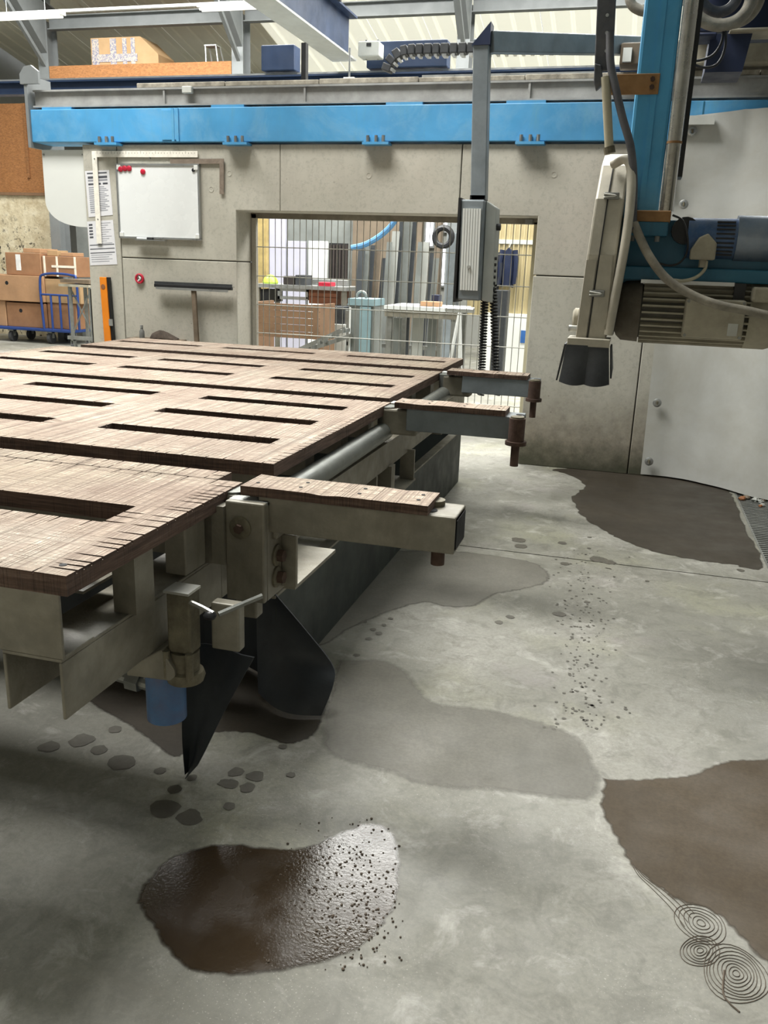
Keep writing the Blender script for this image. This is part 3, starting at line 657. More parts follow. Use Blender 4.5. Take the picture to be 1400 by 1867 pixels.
# ---- swing arms
def swing_arm(y0, xt, wood0, wood1, pindia, kind):
    zt, zb, d = .93, .822, .15
    xa = -1.0
    m = MB(); th = .008
    m.box(xa, xt, y0, y0+th, zb, zt); m.box(xa, xt, y0+d-th, y0+d, zb, zt); m.box(xa, xt, y0+th, y0+d-th, zt-th, zt); m.box(xa, xt, y0+th, y0+d-th, zb, zb+th)
    a = m.build('swing_arm', ST if kind == 1 else M['gsteel'], T, bev=.006)
    m = MB(); m.box(xa-.13, xa+.05, y0+.02, y0+d-.02, zb-.03, zt-.012); m.build('pivot_block', ST, a, bev=.01)
    cyl((-1.115, y0+d/2, zb-.02), (-1.115, y0+d/2, zt-.006), .05, seg=22).build('pivot_bush', M['pipe'], a, smooth=True)
    ws = slotted_strip(wood0, wood1, y0-.006, y0+d-.002, zt); ws.parent = a; place(ws, WORG[ws.name], a)
    for fx, fy in ((.06, .3), (.3, .7), (.3, .3), (.62, .3), (.62, .7), (.93, .3), (.93, .7)):
        MB().lathe((wood0+(wood1-wood0)*fx, y0+d*fy, zt+.0285), (0, 0, 1), [(0, .006), (.001, .006)], 8).build('screw_hole', M['dark'], ws)
    if kind == 1:
        xc = xt-.055
        cyl((xc, y0+.05, zb-.05), (xc, y0+.05, zb), .02, seg=18).build('pin', M['rust'], a, smooth=True)
        cyl((xc-.03, y0+.05, zt), (xc-.03, y0+.05, zt+.002), .022, seg=18).build('pin_hole', M['dark'], a)
        cyl((xc-.03, y0+.115, zt), (xc-.03, y0+.115, zt+.016), .03, seg=20).build('pin_cap', M['castdirty'], a, smooth=True)
        box(xt, xt+.003, y0+.012, y0+d-.012, zb+.012, zt-.012).build('end_opening', M['dark'], a)
    else:
        xc = xt-.02; yc = y0-.02
        cyl((xc, yc, zb), (xc, yc, zt), .038, seg=20).build('pin_sleeve', M['rust'], a, smooth=True)
        cyl((xc, yc, zb-.018), (xc, yc, zb), .05, seg=20).build('pin_collar', M['rust'], a, smooth=True)
        cyl((xc, yc, zb-.12), (xc, yc, zb-.018), .02, seg=16).build('pin', M['rust'], a, smooth=True)
        cyl((xc, yc, zt), (xc, yc, zt+.008), .032, seg=18).build('pin_cap', M['castdirty'], a, smooth=True)
        cyl((xc, y0+.08, zt), (xc, y0+.08, zt+.002), .02, seg=16).build('pin_hole', M['dark'], a)
    return a
def slotted_strip(x0, x1, y0, y1, z):
    xs = [x0]; 
    while xs[-1] < x1-.05: xs.append(xs[-1]+rnd.uniform(.03, .08))
    xs[-1] = x1; m = MB(); h = .028
    pr = lambda x: [(x, y0, z), (x, y0+rnd.uniform(-.002, .002), z+h-rnd.choice((0, 0, .003))), (x, (y0+y1)/2, z+h), (x, y1, z+h-rnd.choice((0, 0, .003))), (x, y1, z)]
    rowsv = [pr(x) for x in xs]
    for r in rowsv: m.v += [Vector(v) for v in r]
    for i in range(len(xs)-1):
        for j in range(5):
            k = (j+1) % 5; m.f.append((i*5+j, i*5+k, (i+1)*5+k, (i+1)*5+j))
    n = len(xs)-1; m.f += [(4, 3, 2, 1, 0), tuple(n*5+j for j in range(5))]
    return m.build('wood_strip', M['board'], T)
swing_arm(2.24, -.408, -1.055, -.487, 0, 1)
swing_arm(3.99, -.44, -1.06, -.52, 0, 2)
swing_arm(5.42, -.515, -1.1, -.585, 0, 2)
for x0, y in ((-1.13, 4.16), (-1.17, 5.58)): box(x0, x0+.06, y, y+.07, .89, .925).build('stop_block', M['panelw'], T)
# ---- bracket of the nearest arm
br = box(-1.09, -.965, 2.2, 2.225, .607, .918).build('bracket_plate', ST, T, bev=.006)
box(-.99, -.965, 2.225, 2.36, .607, .918).build('side_cheek', ST, br, bev=.004)
box(-1.09, -.965, 2.225, 2.36, .905, .918).build('cap_plate', M['galv'], br, bev=.003)
MB().lathe((-1.04, 2.2, .84), (0, -1, 0), [(0, .034), (.006, .034), (.009, .026)], 24).build('washer', M['castdirty'], br, smooth=True)
cyl((-1.04, 2.191, .84), (-1.04, 2.178, .84), .014, seg=6).build('bolt_head', M['rust'], br)
for z in (.735, .665):
    MB().lathe((-.965, 2.29, z), (1, 0, 0), [(0, .034), (.006, .034), (.008, .03)], 20).build('washer', M['castdirty'], br, smooth=True)
    cyl((-.957, 2.29, z), (-.938, 2.29, z), .02, seg=6).build('bolt_head', M['rust'], br)
box(-.965, -.915, 2.33, 2.345, .62, .79).build('rib_plate', ST, br, bev=.003)
MB().prism([(-1.09, 2.19, .72), (-1.13, 2.19, .72), (-1.13, 2.19, .9), (-1.09, 2.19, .9)], (0, .05, 0)).build('side_strap', ST, br)
box(-1.07, -1.0, 2.22, 2.27, .545, .612).build('stop_block', ST, br, bev=.006)
m = MB(); m.box(-1.15, -.93, 2.36, 2.75, .6, .612); m.build('base_plate', ST, T)
# ---- clamp with lever on the channel
c = MB().box(-1.12, -1.05, 1.9, 1.96, .56, .735).build('clamp_block', M['castdirty'], T, bev=.006)
box(-1.125, -1.05, 1.895, 1.965, .735, .742).build('cap', M['shiny'], c)
MB().lathe((-1.085, 1.93, .47), (0, 0, 1), [(0, .05), (.015, .055), (.03, .05), (.035, .04), (.09, .04)], 20).build('collar', M['castdirty'], c, smooth=True)
for dx in (-.035, .035): cyl((-1.085+dx, 1.89, .49), (-1.085+dx, 1.89, .57), .011, seg=10).build('bolt', M['castdirty'], c)
lv = MB().tube(bez([(-1.06, 1.91, .715), (-1.02, 1.9, .71), (-.975, 1.89, .7)], 5), .007, 8).build('lever', M['shiny'], c, smooth=True)
MB().lathe((-.985, 1.89, .68), (0, 0, 1), [(0, .004), (.004, .013), (.013, .018), (.022, .013), (.026, .004)], 14).build('knob', M['black'], c, smooth=True)
MB().tube(bez([(-.96, 1.89, .7), (-.92, 1.93, .715), (-.87, 1.97, .735)], 5), .007, 8).build('lever', M['galv'], c, smooth=True)
box(-1.03, -.945, 1.98, 2.02, .55, .69).build('jaw_plate', ST, c, bev=.006)
# ---- blue tilt cylinder hanging below the channel
MB().prism([(-1.24, 1.88, .478), (-1.09, 1.88, .485), (-1.09, 1.88, .52), (-1.13, 1.88, .575), (-1.24, 1.88, .5)], (0, .13, 0)).build('cylinder_lug', ST, T, bev=.004)
cy = cyl((-1.16, 1.95, .33), (-1.16, 1.95, .49), .056, seg=28).build('tilt_cylinder', M['bluecyl'], T, smooth=True)
cy['label'] = 'chipped blue hydraulic cylinder'
MB().tube([(-1.2, 1.95, .42), (-1.4, 1.96, .44)], .02, 10).build('port_pipe', M['galv'], cy); cyl((-1.24, 1.95, .424), (-1.28, 1.95, .428), .03, seg=6).build('port_nut', M['galv'], cy)
# pedestal carrying the table
for y in (3.0, 5.4):
    box(-2.3, -1.75, y, y+.5, .0, .562).build('pedestal', M['tank'], T, bev=.01); box(-3.7, -3.2, y, y+.5, .0, .562).build('pedestal', M['tank'], T, bev=.01)
    box(-3.96, -1.155, y+.2, y+.3, .5, .562).build('tie_beam', ST, T)
# ---- sheet tank below the table
t = thing('water_tank', (-2.6, 4.5, 0), 'dark green steel side of water tank under the table', 'tank')
X1 = -1.155
m = MB(); m.box(X1-.008, X1, 2.75, 6.35, 0, .4); m.build('side_wall', M['tank'], t)
m = MB(); m.box(-3.95, -3.942, 2.75, 6.35, 0, .4); m.build('side_wall', M['tank'], t); box(-3.94, X1-.01, 6.34, 6.35, 0, .4).build('end_wall', M['tank'], t)
box(X1-.05, X1+.004, 2.72, 6.35, .4, .41).build('rim', ST, t)
# ---- hanging rubber sheets
t = thing('rubber_flap', (-1.0, 2.7, 0), 'black rubber flap curling down from the tank corner', 'rubber sheet')
Lp = bez([(-1.27, 2.82, .39), (-1.25, 2.78, .25), (-1.23, 2.74, .1), (-1.21, 2.70, .02)], 6)
Rp = bez([(-1.155, 2.735, .415), (-1.03, 2.73, .29), (-.925, 2.73, .17), (-.905, 2.69, .12), (-.915, 2.65, .06), (-.93, 2.63, .012)], 4)
grid = []
nr = 18
for r in range(nr+1):
    u = r/nr; a = Lp[min(int(u*18), 17)].lerp(Lp[min(int(u*18)+1, 18)], u*18-int(u*18)) if u < 1 else Lp[-1]
    b = Rp[min(int(u*20), 19)].lerp(Rp[min(int(u*20)+1, 20)], u*20-int(u*20)) if u < 1 else Rp[-1]
    grid.append([a.lerp(b, v/10)+Vector((0, -.06*math.sin(math.pi*v/10)*u, 0)) for v in range(11)])
MB().sheet(grid, .006, (0, -1, 0)).build('sheet', M['rubberb'], t, smooth=True)
t = thing('rubber_strip', (-1.2, 2.1, 0), 'narrow dark rubber strip hanging below the blue cylinder', 'rubber sheet')
grid = []
for r in range(9):
    u = r/8; zz = .50*(1-u)+.012*u
    x0 = -1.15-.06*u-.02*math.sin(u*3); x1 = x0+.20*(1-u)**.7+.012
    grid.append([(x0+(x1-x0)*k/5, 2.08+.05*u+.02*math.sin(k), zz) for k in range(6)])
MB().sheet(grid, .006, (0, 1, 0)).build('sheet', M['rubberb'], t, smooth=True)

# dark rubber apron closing the near end of the tank
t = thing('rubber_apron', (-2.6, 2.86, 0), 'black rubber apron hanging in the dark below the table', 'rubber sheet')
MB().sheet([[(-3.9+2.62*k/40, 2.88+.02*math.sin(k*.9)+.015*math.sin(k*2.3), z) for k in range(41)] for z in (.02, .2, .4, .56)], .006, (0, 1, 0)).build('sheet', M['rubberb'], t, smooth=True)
# ================================================================== THINGS ON THE WALL
t = thing('whiteboard', (-4.13, YF, 1.74), 'white magnetic whiteboard hung on the concrete wall', 'whiteboard')
wx0, wx1, wz0, wz1 = -4.525, -3.73, 1.755, 2.36
box(wx0, wx1, YF-.022, YF-.004, wz0, wz1).build('panel', M['white'], t)
for a in ((wx0-.01, wx1+.01, wz1-.004, wz1+.012), (wx0-.01, wx1+.01, wz0-.012, wz0+.004), (wx0-.01, wx0+.006, wz0, wz1), (wx1-.006, wx1+.01, wz0, wz1)):
    box(a[0], a[1], YF-.03, YF, a[2], a[3]).build('frame_rail', M['frame'], t)
for a, b in ((wx0, wz1), (wx1, wz1), (wx0, wz0), (wx1, wz0)):
    sx = .04 if a == wx0 else -.04; sz = .04 if b == wz0 else -.04
    box(min(a, a+sx), max(a, a+sx), YF-.033, YF-.022, min(b, b+sz), max(b, b+sz)).build('corner_cap', M['panelw'], t, bev=.004)
mg = [(219, 308), (227, 307), (235, 307), (260, 313)]
for i, (x, y) in enumerate(mg):
    p = PY(x, y, YF-.03); q = MB().lathe((p.x, YF-.022, p.z), (0, -1, 0), [(0, .024), (.008, .024), (.012, .018)], 16).build('magnet', M['red'], smooth=True)
    tag(q, ['leftmost red magnet of the row on the whiteboard', 'middle red magnet of the row on the whiteboard', 'right red magnet of the row on the whiteboard', 'single red magnet set apart on the whiteboard'][i], 'magnet', 'red magnets')
p = PY(352, 310, YF-.03); tag(MB().lathe((p.x, YF-.022, p.z), (0, -1, 0), [(0, .015), (.008, .015), (.01, .01)], 14).build('magnet', M['black'], smooth=True), 'small black magnet in the upper right whiteboard corner', 'magnet')
p = PY(262, 435, YF-.04); t = thing('marker_pen', (p.x, YF-.045, 1.735), 'white and black marker lying on the whiteboard tray', 'pen')
box(-4.35, -4.05, YF-.07, YF-.03, 1.728, 1.736).build('tray', M['frame'], t)
cyl((p.x-.06, YF-.05, 1.746), (p.x+.04, YF-.05, 1.746), .009, seg=10).build('barrel', M['white'], t, smooth=True); cyl((p.x+.04, YF-.05, 1.746), (p.x+.1, YF-.05, 1.746), .01, seg=10).build('cap', M['black'], t, smooth=True)
def wallrect(name, pts, th, mat, lab, cat, y=YF):
    o = MB().prism([(*PY(x, yy, y).xz,) for x, yy in []] or [(PY(x, yy, y).x, y, PY(x, yy, y).z) for x, yy in pts], (0, -th, 0)).build(name, mat); tag(o, lab, cat); return o
def notice(corners, lab, lines):
    c = [PY(x, y, YF) for x, y in corners]   # TL TR BR BL
    t = thing('notice_sheet', ((c[2].x+c[3].x)/2, YF, min(c[2].z, c[3].z)), lab, 'notice')
    MB().prism([(p.x, YF, p.z) for p in c], (0, -.003, 0)).build('paper', M['poster1'], t)
    def at(u, v): a = c[0].lerp(c[1], u); b = c[3].lerp(c[2], u); return a.lerp(b, v)
    for u0, u1, v0, v1, mt in lines:
        q = [at(u0, v0), at(u1, v0), at(u1, v1), at(u0, v1)]
        MB().prism([(p.x, YF-.003, p.z) for p in q], (0, -.0006, 0)).build('printed_line', M[mt], t)
L1 = [(.08, .9, .04, .07, 'ink'), (.1, .35, .12, .17, 'ink'), (.45, .9, .12, .17, 'ink'), (.1, .35, .19, .23, 'inkl'), (.45, .9, .19, .23, 'inkl'), (.1, .35, .27, .31, 'ink'), (.45, .62, .27, .31, 'ink'), (.7, .9, .27, .31, 'ink')]
L1 += [(.1, .38, .35+.045*k, .375+.045*k, 'inkl') for k in range(13)] + [(.48, .74+.16*((k*7) % 3)/2, .35+.04*k, .37+.04*k, 'inkl') for k in range(14)]
L2 = [(.06, .2, .06+.07*k, .1+.07*k, 'ink') for k in range(5)] + [(.4, .9-.1*(k % 3), .05+.05*k, .062+.05*k, 'inkl') for k in range(10)] + [(.04, .96, .53+.09*k, .55+.09*k, 'ink') for k in range(3)] + [(.06, .85-.12*(k % 2), .76+.05*k, .775+.05*k, 'inkl') for k in range(4)]
notice([(155, 312), (199, 310), (206, 392), (162, 396)], 'laminated upper notice sheet with dense grey print on the wall', L1)
notice([(159, 404), (206, 401), (214, 482), (165, 484)], 'lower white notice sheet with lines of text on the wall', L2)
t = thing('steel_square', (-4.3, YF, 1.68), 'large pale right-angle square hung over the notices', 'square ruler')
yq = YF-.012
MB().prism([(-4.775, yq, 2.475), (-3.735, yq, 2.475), (-3.735, yq, 2.425), (-4.775, yq, 2.425)], (0, -.006, 0)).build('long_blade', M['ruler'], t)
MB().prism([(-4.775, yq, 2.425), (-4.725, yq, 2.425), (-4.725, yq, 1.69), (-4.775, yq, 1.69)], (0, -.006, 0)).build('short_blade', M['ruler'], t)
for k in range(34):
    x = -4.72+k*.029; box(x-.0012, x+.0012, yq-.0072, yq-.0062, 2.452, 2.474 if k % 5 == 0 else 2.464).build('graduation', M['ruler2'], t)
for x, z in ((-4.75, 2.41), (-4.2, 2.42), (-4.75, 1.9)): cyl((x, YF, z), (x, YF-.02, z), .006, seg=8).build('peg', M['galv'], t)
t = thing('steel_square', (-3.75, YF, 2.1), 'smaller brown right-angle square hung right of whiteboard top', 'square ruler')
MB().prism([(-4.0, yq, 2.41), (-3.49, yq, 2.415), (-3.49, yq, 2.375), (-4.0, yq, 2.37)], (0, -.006, 0)).build('long_blade', M['ruler2'], t)
MB().prism([(-3.53, yq, 2.375), (-3.49, yq, 2.375), (-3.495, yq, 2.13), (-3.535, yq, 2.13)], (0, -.006, 0)).build('short_blade', M['ruler2'], t)
for x in (-3.75, -3.87): cyl((x, YF, 2.36), (x, YF-.022, 2.36), .007, seg=8).build('peg', M['black'], t)
# white rounded sheet at the wall end
px = [(-5.33, 2.49), (-4.885, 2.49), (-4.885, 1.83)]
poly = [(x, z) for x, z in px]+[(-4.885-.445*math.sin(a)**.8, 2.05-.22*math.cos(a)) for a in [i*math.pi/2/9 for i in range(1, 10)]]
t = thing('rounded_sheet', (-5.1, 7.2, 1.8), 'white sheet with rounded lower corner at wall end', 'sheet')
MB().prism([(x, 7.2, z) for x, z in poly], (0, .02, 0)).build('sheet', M['panelw'], t)
for x, z in ((-4.9, 2.45), (-5.31, 2.45)): cyl((x, 7.2, z), (x, 7.19, z), .008, seg=8).build('screw', M['galv'], t)
# orange spirit level leaning against the wall
t = thing('spirit_level', (-4.69, 7.12, .8), 'orange spirit level standing against the concrete wall', 'spirit level')
MB().prism([(-4.73, 7.11, .8), (-4.66, 7.11, .8), (-4.675, 7.11, 1.395), (-4.745, 7.11, 1.395)], (0, .03, 0)).build('body', M['orange'], t, bev=.004)
MB().prism([(-4.66, 7.12, .8), (-4.638, 7.12, .8), (-4.653, 7.12, 1.395), (-4.675, 7.12, 1.395)], (0, .035, 0)).build('edge_rail', M['black'], t)
MB().lathe((-4.71, 7.111, 1.31), (0, -1, 0), [(0, .022), (.004, .022), (.004, .016)], 16).build('vial_window', M['paint_or'], t)
box(-4.668, -4.635, 7.105, 7.12, .96, 1.02).build('vial_window', M['frame'], t)
MB().box(-4.8, -4.62, 7.02, 7.163, .775, .8).build('ledge', M['wood'], t)
# squeegee standing upside down
t = thing('floor_squeegee', (-3.78, 7.1, 0), 'long black floor squeegee standing head up against the wall', 'squeegee')
hz = 1.34
MB().box(-4.17, -3.41, 7.085, 7.125, hz-.01, hz+.018).build('head_bar', M['black'], t, bev=.004); MB().box(-4.17, -3.41, 7.095, 7.11, hz+.018, hz+.04).build('rubber_lip', M['rubber'], t)
box(-4.15, -3.44, 7.08, 7.086, hz-.028, hz-.008).build('clamp_strip', M['frame'], t)
MB().bar((-3.785, 7.105, hz), (-3.72, 7.08, 0), .045, .03, (0, 1, 0)).build('handle', M['stick'], t, bev=.008)
# hook ring, bottle, rag on a small ledge
p = PY(256, 508, YF); t = thing('wall_ring', (p.x, YF, p.z), 'small red and white ring hung on the wall', 'ring')
MB().tube([(p.x+.036*math.cos(a), YF-.016, p.z+.036*math.sin(a)) for a in [i*math.pi/8 for i in range(16)]], .011, 8, True).build('ring', M['red'], t, smooth=True)
MB().tube(bez([(p.x-.01, YF-.02, p.z-.02), (p.x+.012, YF-.022, p.z), (p.x, YF-.02, p.z+.02)], 4), .008, 6).build('label_tag', M['white'], t); cyl((p.x, YF, p.z+.03), (p.x, YF-.03, p.z+.03), .006, seg=8).build('nail', M['galv'], t)
p = PY(262, 605, 7.08)
sh = tag(box(-4.42, -3.9, 7.0, 7.163, .845, .87).build('wall_ledge', M['stick']), 'narrow ledge on the wall just behind the table', 'ledge')
t = thing('spray_bottle', (-4.31, 7.08, .87), 'small grey bottle standing on the wall ledge', 'bottle')
MB().lathe((-4.31, 7.08, .87), (0, 0, 1), [(0, .024), (.06, .024), (.075, .014), (.09, .012)], 14).build('body', M['bottle'], t, smooth=True); cyl((-4.31, 7.08, .96), (-4.31, 7.08, .985), .015, seg=10).build('cap', M['frame'], t)
m = MB(); rr = random.Random(3); gr = []
for i in range(7):
    u = i/6; gr.append([(-4.2+.24*u, 7.03+.1*v/5+.008*math.sin(4*u+v), .872+.075*math.sin(math.pi*min(1, u*.8+.2))*math.sin(math.pi*(v+.3)/5.6)+rr.uniform(0, .012)) for v in range(6)])
tag(MB().sheet(gr, .012, (0, 0, -1)).build('cleaning_rag', M['rag'], smooth=True), 'dark crumpled rag on the wall ledge', 'rag')

# ================================================================== FENCE IN THE OPENING
FYC = 7.49
t = thing('mesh_fence', (-2.1, FYC, 0), 'welded wire mesh fence closing the wall opening', 'fence')
v0 = cyl((OX0+.05, FYC, .15), (OX0+.05, FYC, 1.97), .0035, seg=6).build('wire', M['mesh'], t)
c0 = WORG[v0.name]; nW = 42; dx = (OX1-.05-(OX0+.05))/nW
for k in range(1, nW): rep(v0, c0+Vector((dx*k, 0, 0)), t)
h0 = cyl((OX0+.03, FYC-.007, .2), (OX1-.03, FYC-.007, .2), .0045, seg=6).build('wire', M['mesh'], t); hc = WORG[h0.name]
for k in range(1, 8): rep(h0, hc+Vector((0, 0, .255*k-.02)), t)
box(OX1-.06, OX1-.025, FYC-.02, FYC+.02, .0, 1.97).build('post', M['post'], t)
box(OX0+.005, OX0+.05, FYC-.02, FYC+.02, .0, 1.99).build('post', M['wall'], t)
p = PY(965, 405, FYC); box(p.x-.03, p.x+.03, FYC-.04, FYC-.02, p.z-.02, p.z+.02).build('clamp', M['galv'], t)

# ================================================================== WORKSHOP BEHIND THE OPENING
def pb(x0, y0, x1, y1, Y, d, mat, name='panel', parent=None, bev=0, tobase=None):
    a, b = PY(x0, y1, Y), PY(x1, y0, Y); zb = a.z if tobase is None else tobase
    return box(a.x, b.x, Y, Y+d, max(zb, 0), b.z).build(name, mat, parent, bev=bev)
def pbt(x0, y0, x1, y1, Y, d, mat, name, lab, cat, grp=None, bev=.004, tobase=None): return tag(pb(x0, y0, x1, y1, Y, d, mat, name, None, bev, tobase), lab, cat, grp)
# back partition
tag(pb(455, 330, 700, 560, 14.6, .1, M['slabA'], 'partition_wall', tobase=0), 'grey partition wall behind the workbench', 'wall', kind='structure')
tag(pb(640, 350, 772, 560, 14.5, .1, M['slabD'], 'partition_wall', tobase=0), 'brown board wall behind the slab rack', 'wall', kind='structure')
pbt(467, 375, 485, 495, 12.5, .1, M['yellow'], 'timber_post', 'cream timber post at the left of the opening', 'post', tobase=0)
pbt(487, 380, 521, 492, 14.0, .05, M['lav'], 'tall_panel', 'tall pale panel leaning behind the workbench', 'panel', 'pale panels', tobase=0)
pbt(524, 440, 558, 496, 14.0, .05, M['lav'], 'pale_panel', 'pale panel between the tall panel and sketch board', 'panel', 'pale panels', tobase=0)
pbt(562, 440, 597, 501, 14.0, .05, M['white'], 'sketch_board', 'white board with faint drawing beside the dark shutter', 'board', 'pale panels', tobase=0)
t = thing('dark_shutter', (-4.6, 13.8, 0), 'dark slatted shutter beside the white board', 'shutter')
for k in range(6):
    x = 600+k*5.6; pb(x, 446, x+4.6, 506, 13.8, .04, M['darkw'], 'slat', t, tobase=0)
pb(599, 444, 634, 506, 13.84, .03, M['black'], 'backing', t, tobase=0)
# workbench
YB2 = 11.2
zt = PY(540, 520, YB2).z
t = thing('workbench', (PY(550, 520, YB2).x, YB2+.4, 0), 'cluttered workbench seen through the mesh', 'workbench')
x0, x1 = PY(462, 520, YB2).x, PY(632, 520, YB2).x
box(x0, x1, YB2, YB2+.8, zt-.05, zt).build('worktop', M['frame'], t)
for xx in (x0+.02, x1-.08):
    for yy in (YB2+.02, YB2+.7): box(xx, xx+.06, yy, yy+.06, 0, zt-.05).build('leg', M['steel'], t)
pb(563, 529, 614, 553, YB2+.05, .6, M['brownw'], 'drawer', t); pb(563, 529, 614, 540, YB2+.04, .02, M['brownw'], 'drawer_front', t)
pb(465, 528, 490, 550, YB2+.06, .5, M['black'], 'dark_cabinet', t)
fr = pb(506, 527, 561, 530, YB2+.03, .05, M['frame'], 'drawer_frame', t); pb(506, 542, 561, 545, YB2+.03, .05, M['frame'], 'drawer_frame', t); pb(506, 527, 510, 545, YB2+.03, .05, M['frame'], 'drawer_frame', t); pb(557, 527, 561, 545, YB2+.03, .05, M['frame'], 'drawer_frame', t)
def on(x0, y0, x1, mat, name, lab, cat, d=.3, dy=.1):
    a, b = PY(x0, y0, YB2+dy), PY(x1, y0, YB2+dy); return tag(box(a.x, b.x, YB2+dy, YB2+dy+d, zt, max(a.z, zt+.03)).build(name, mat, bev=.01), lab, cat, 'items on the workbench')
p = PY(493, 512, YB2+.2); tag(MB().lathe((p.x, YB2+.2, zt), (0, 0, 1), [(0, .1), (.02, .11), (.07, .09), (.11, .05), (.125, .01)], 20).build('hard_hat', M['lime'], smooth=True), 'lime green hard hat on the workbench', 'helmet', 'items on the workbench')
on(516, 503, 536, M['darkw'], 'tool_case', 'dark tool case on the workbench beside the hard hat', 'case'); on(538, 501, 556, M['rubber'], 'machine_case', 'dark machine on the middle of the workbench', 'machine')
on(568, 508, 634, M['galv'], 'steel_profile', 'pale steel profile lying along the workbench', 'profile', .1, .5); on(580, 514, 603, M['red'], 'red_box', 'red box on the workbench', 'box', .2, .02)
# timber crate, ramp, dark box, aqua cabinet
t = thing('timber_crate', (PY(520, 580, 10.2).x, 10.4, 0), 'pale timber crate of wide boards below the workbench', 'crate')
a, b = PY(462, 612, 10.2), PY(582, 556, 10.2)
n = 5
for k in range(n):
    z0 = max(a.z, 0)+(b.z-max(a.z, 0))*k/n; box(a.x, b.x, 10.2, 10.23, z0, z0+(b.z-a.z)/n-.006).build('board', M['wood'], t)
box(b.x-.07, b.x, 10.17, 10.2, a.z, b.z).build('batten', M['wood'], t); box(b.x-.03, b.x, 10.23, 10.8, 0, b.z).build('end_board', M['wood'], t); box(a.x, a.x+.03, 10.23, 10.8, 0, b.z).build('end_board', M['wood'], t)
pbt(586, 560, 626, 592, 10.9, .5, M['rubber'], 'equipment_case', 'black equipment case right of the timber crate', 'case', tobase=None)
pbt(588, 592, 630, 640, 10.85, .6, M['bag'], 'case_plinth', 'pale plinth under the black equipment case', 'plinth', tobase=0)
t = thing('steel_ramp', (PY(600, 620, 9.6).x, 9.7, 0), 'grey steel ramp frame leaning in front of the crate', 'ramp')
for dx in (0, .25):
    a, b = PY(540+dx*40, 640, 9.6), PY(625, 600+dx*60, 9.6); MB().bar((a.x, 9.6+dx, max(a.z, .05)), (b.x, 9.7+dx, b.z), .05, .05).build('rail', M['galv'], t)
for k in range(4):
    x = 560+k*20; a = PY(x, 634-k*10, 9.62); box(a.x, a.x+.03, 9.6, 9.9, max(a.z-.02, .03), a.z+.02).build('rung', M['galv'], t)
t = thing('aqua_cabinet', (PY(658, 600, 10).x, 10.1, 0), 'pale aqua steel cabinet with lifting eye behind the mesh', 'cabinet')
pb(634, 548, 682, 640, 10.0, .4, M['slabA'], 'body', t, .01, tobase=0); pb(654, 560, 676, 640, 9.97, .03, M['aqua'], 'front_plate', t, tobase=.1); pb(634, 546, 682, 556, 9.97, .46, M['aqua'], 'lid', t); pb(634, 560, 640, 640, 9.98, .02, M['white'], 'edge_strip', t, tobase=.1)
p = PY(659, 545, 10.2); MB().tube([(p.x+.06*math.cos(q), 10.2, p.z+.03+.06*math.sin(q)) for q in [i*math.pi/8 for i in range(16)]], .015, 8, True).build('lifting_eye', M['galv'], t, smooth=True)
# slab rack: individual slabs on edge
sl = [(640, 452, 652, 'slabB'), (653, 440, 662, 'slabA'), (663, 446, 671, 'slabB'), (672, 430, 683, 'slabD'), (684, 470, 692, 'slabB'), (693, 440, 702, 'slabA'), (703, 420, 716, 'slabC'), (717, 400, 724, 'slabB'),
      (725, 392, 741, 'slabA'), (742, 392, 750, 'slabB'), (751, 440, 760, 'slabA'), (761, 440, 772, 'slabC'), (773, 460, 780, 'slabB'), (781, 470, 790, 'slabA')]
desc = dict(slabA='grey', slabB='dark', slabC='pale', slabD='tan')
seen = {}
ordn = ['first', 'second', 'third', 'fourth', 'fifth', 'sixth']
for i, (x0, yt, x1, mt) in enumerate(sl):
    Y = 11.0+.12*(i % 5); k = seen.get(mt, 0); seen[mt] = k+1
    a, b = PY(x0, yt, Y), PY(x1, yt, Y); m = MB(); lean = .25
    m.prism([(a.x, Y, 0), (b.x, Y, 0), (b.x+.02, Y+lean, b.z), (a.x+.02, Y+lean, b.z)], (0, .03, 0))
    tag(m.build('stone_slab', M[mt]), '%s %s stone slab from the left in the rack' % (ordn[k], desc[mt]), 'stone slab', 'stone slabs in the rack')
t = thing('slab_rack', (PY(715, 600, 10.9).x, 11.2, 0), 'steel rack holding upright stone slabs', 'rack')
a, b = PY(634, 570, 10.9), PY(800, 570, 10.9)
for xx in (a.x-.03, (a.x+b.x)/2, b.x): box(xx, xx+.05, 10.88, 10.95, 0, 1.0).build('upright', M['galv'], t)
box(a.x, b.x, 10.88, 10.93, .55, .6).build('rail', M['galv'], t)
# blue strap across the slabs
tag(MB().tube(bez([PY(640, 452, 10.8), PY(665, 446, 10.8), PY(690, 432, 10.8), PY(710, 415, 10.8), PY(728, 392, 10.8)], 5), .035, 8).build('lifting_strap', M['strapb'], smooth=True), 'blue lifting strap slung across the slabs', 'strap')
# daylit windows in the far wall
for i, (x0, y0, x1, y1) in enumerate(((776, 385, 791, 448), (797, 385, 816, 420), (804, 452, 812, 520))):
    a, b = PY(x0, y1, 17.9), PY(x1, y0, 17.9)
    o = struct(box(a.x-.04, b.x+.04, 17.9, 17.99, a.z-.04, b.z+.04).build('window_%d' % (i+1), M['frame']), ['tall bright window left of the control panel', 'short bright window high beside the control panel', 'narrow bright glazed strip below the short window'][i], 'window')
    box(a.x, b.x, 17.88, 17.9, a.z, b.z).build('pane', M['window'], o)
pbt(790, 400, 805, 490, 13.5, .15, M['slabD'], 'timber_upright', 'brown timber upright between the bright windows', 'post', tobase=0)
p = PY(808, 432, 13.0); tag(MB().tube([(p.x+.13*math.cos(q), 13.0, p.z+.13*math.sin(q)) for q in [i*math.pi/9 for i in range(18)]], .045, 8, True).build('hose_reel', M['black'], smooth=True), 'black coiled hose hung by the short window', 'hose')
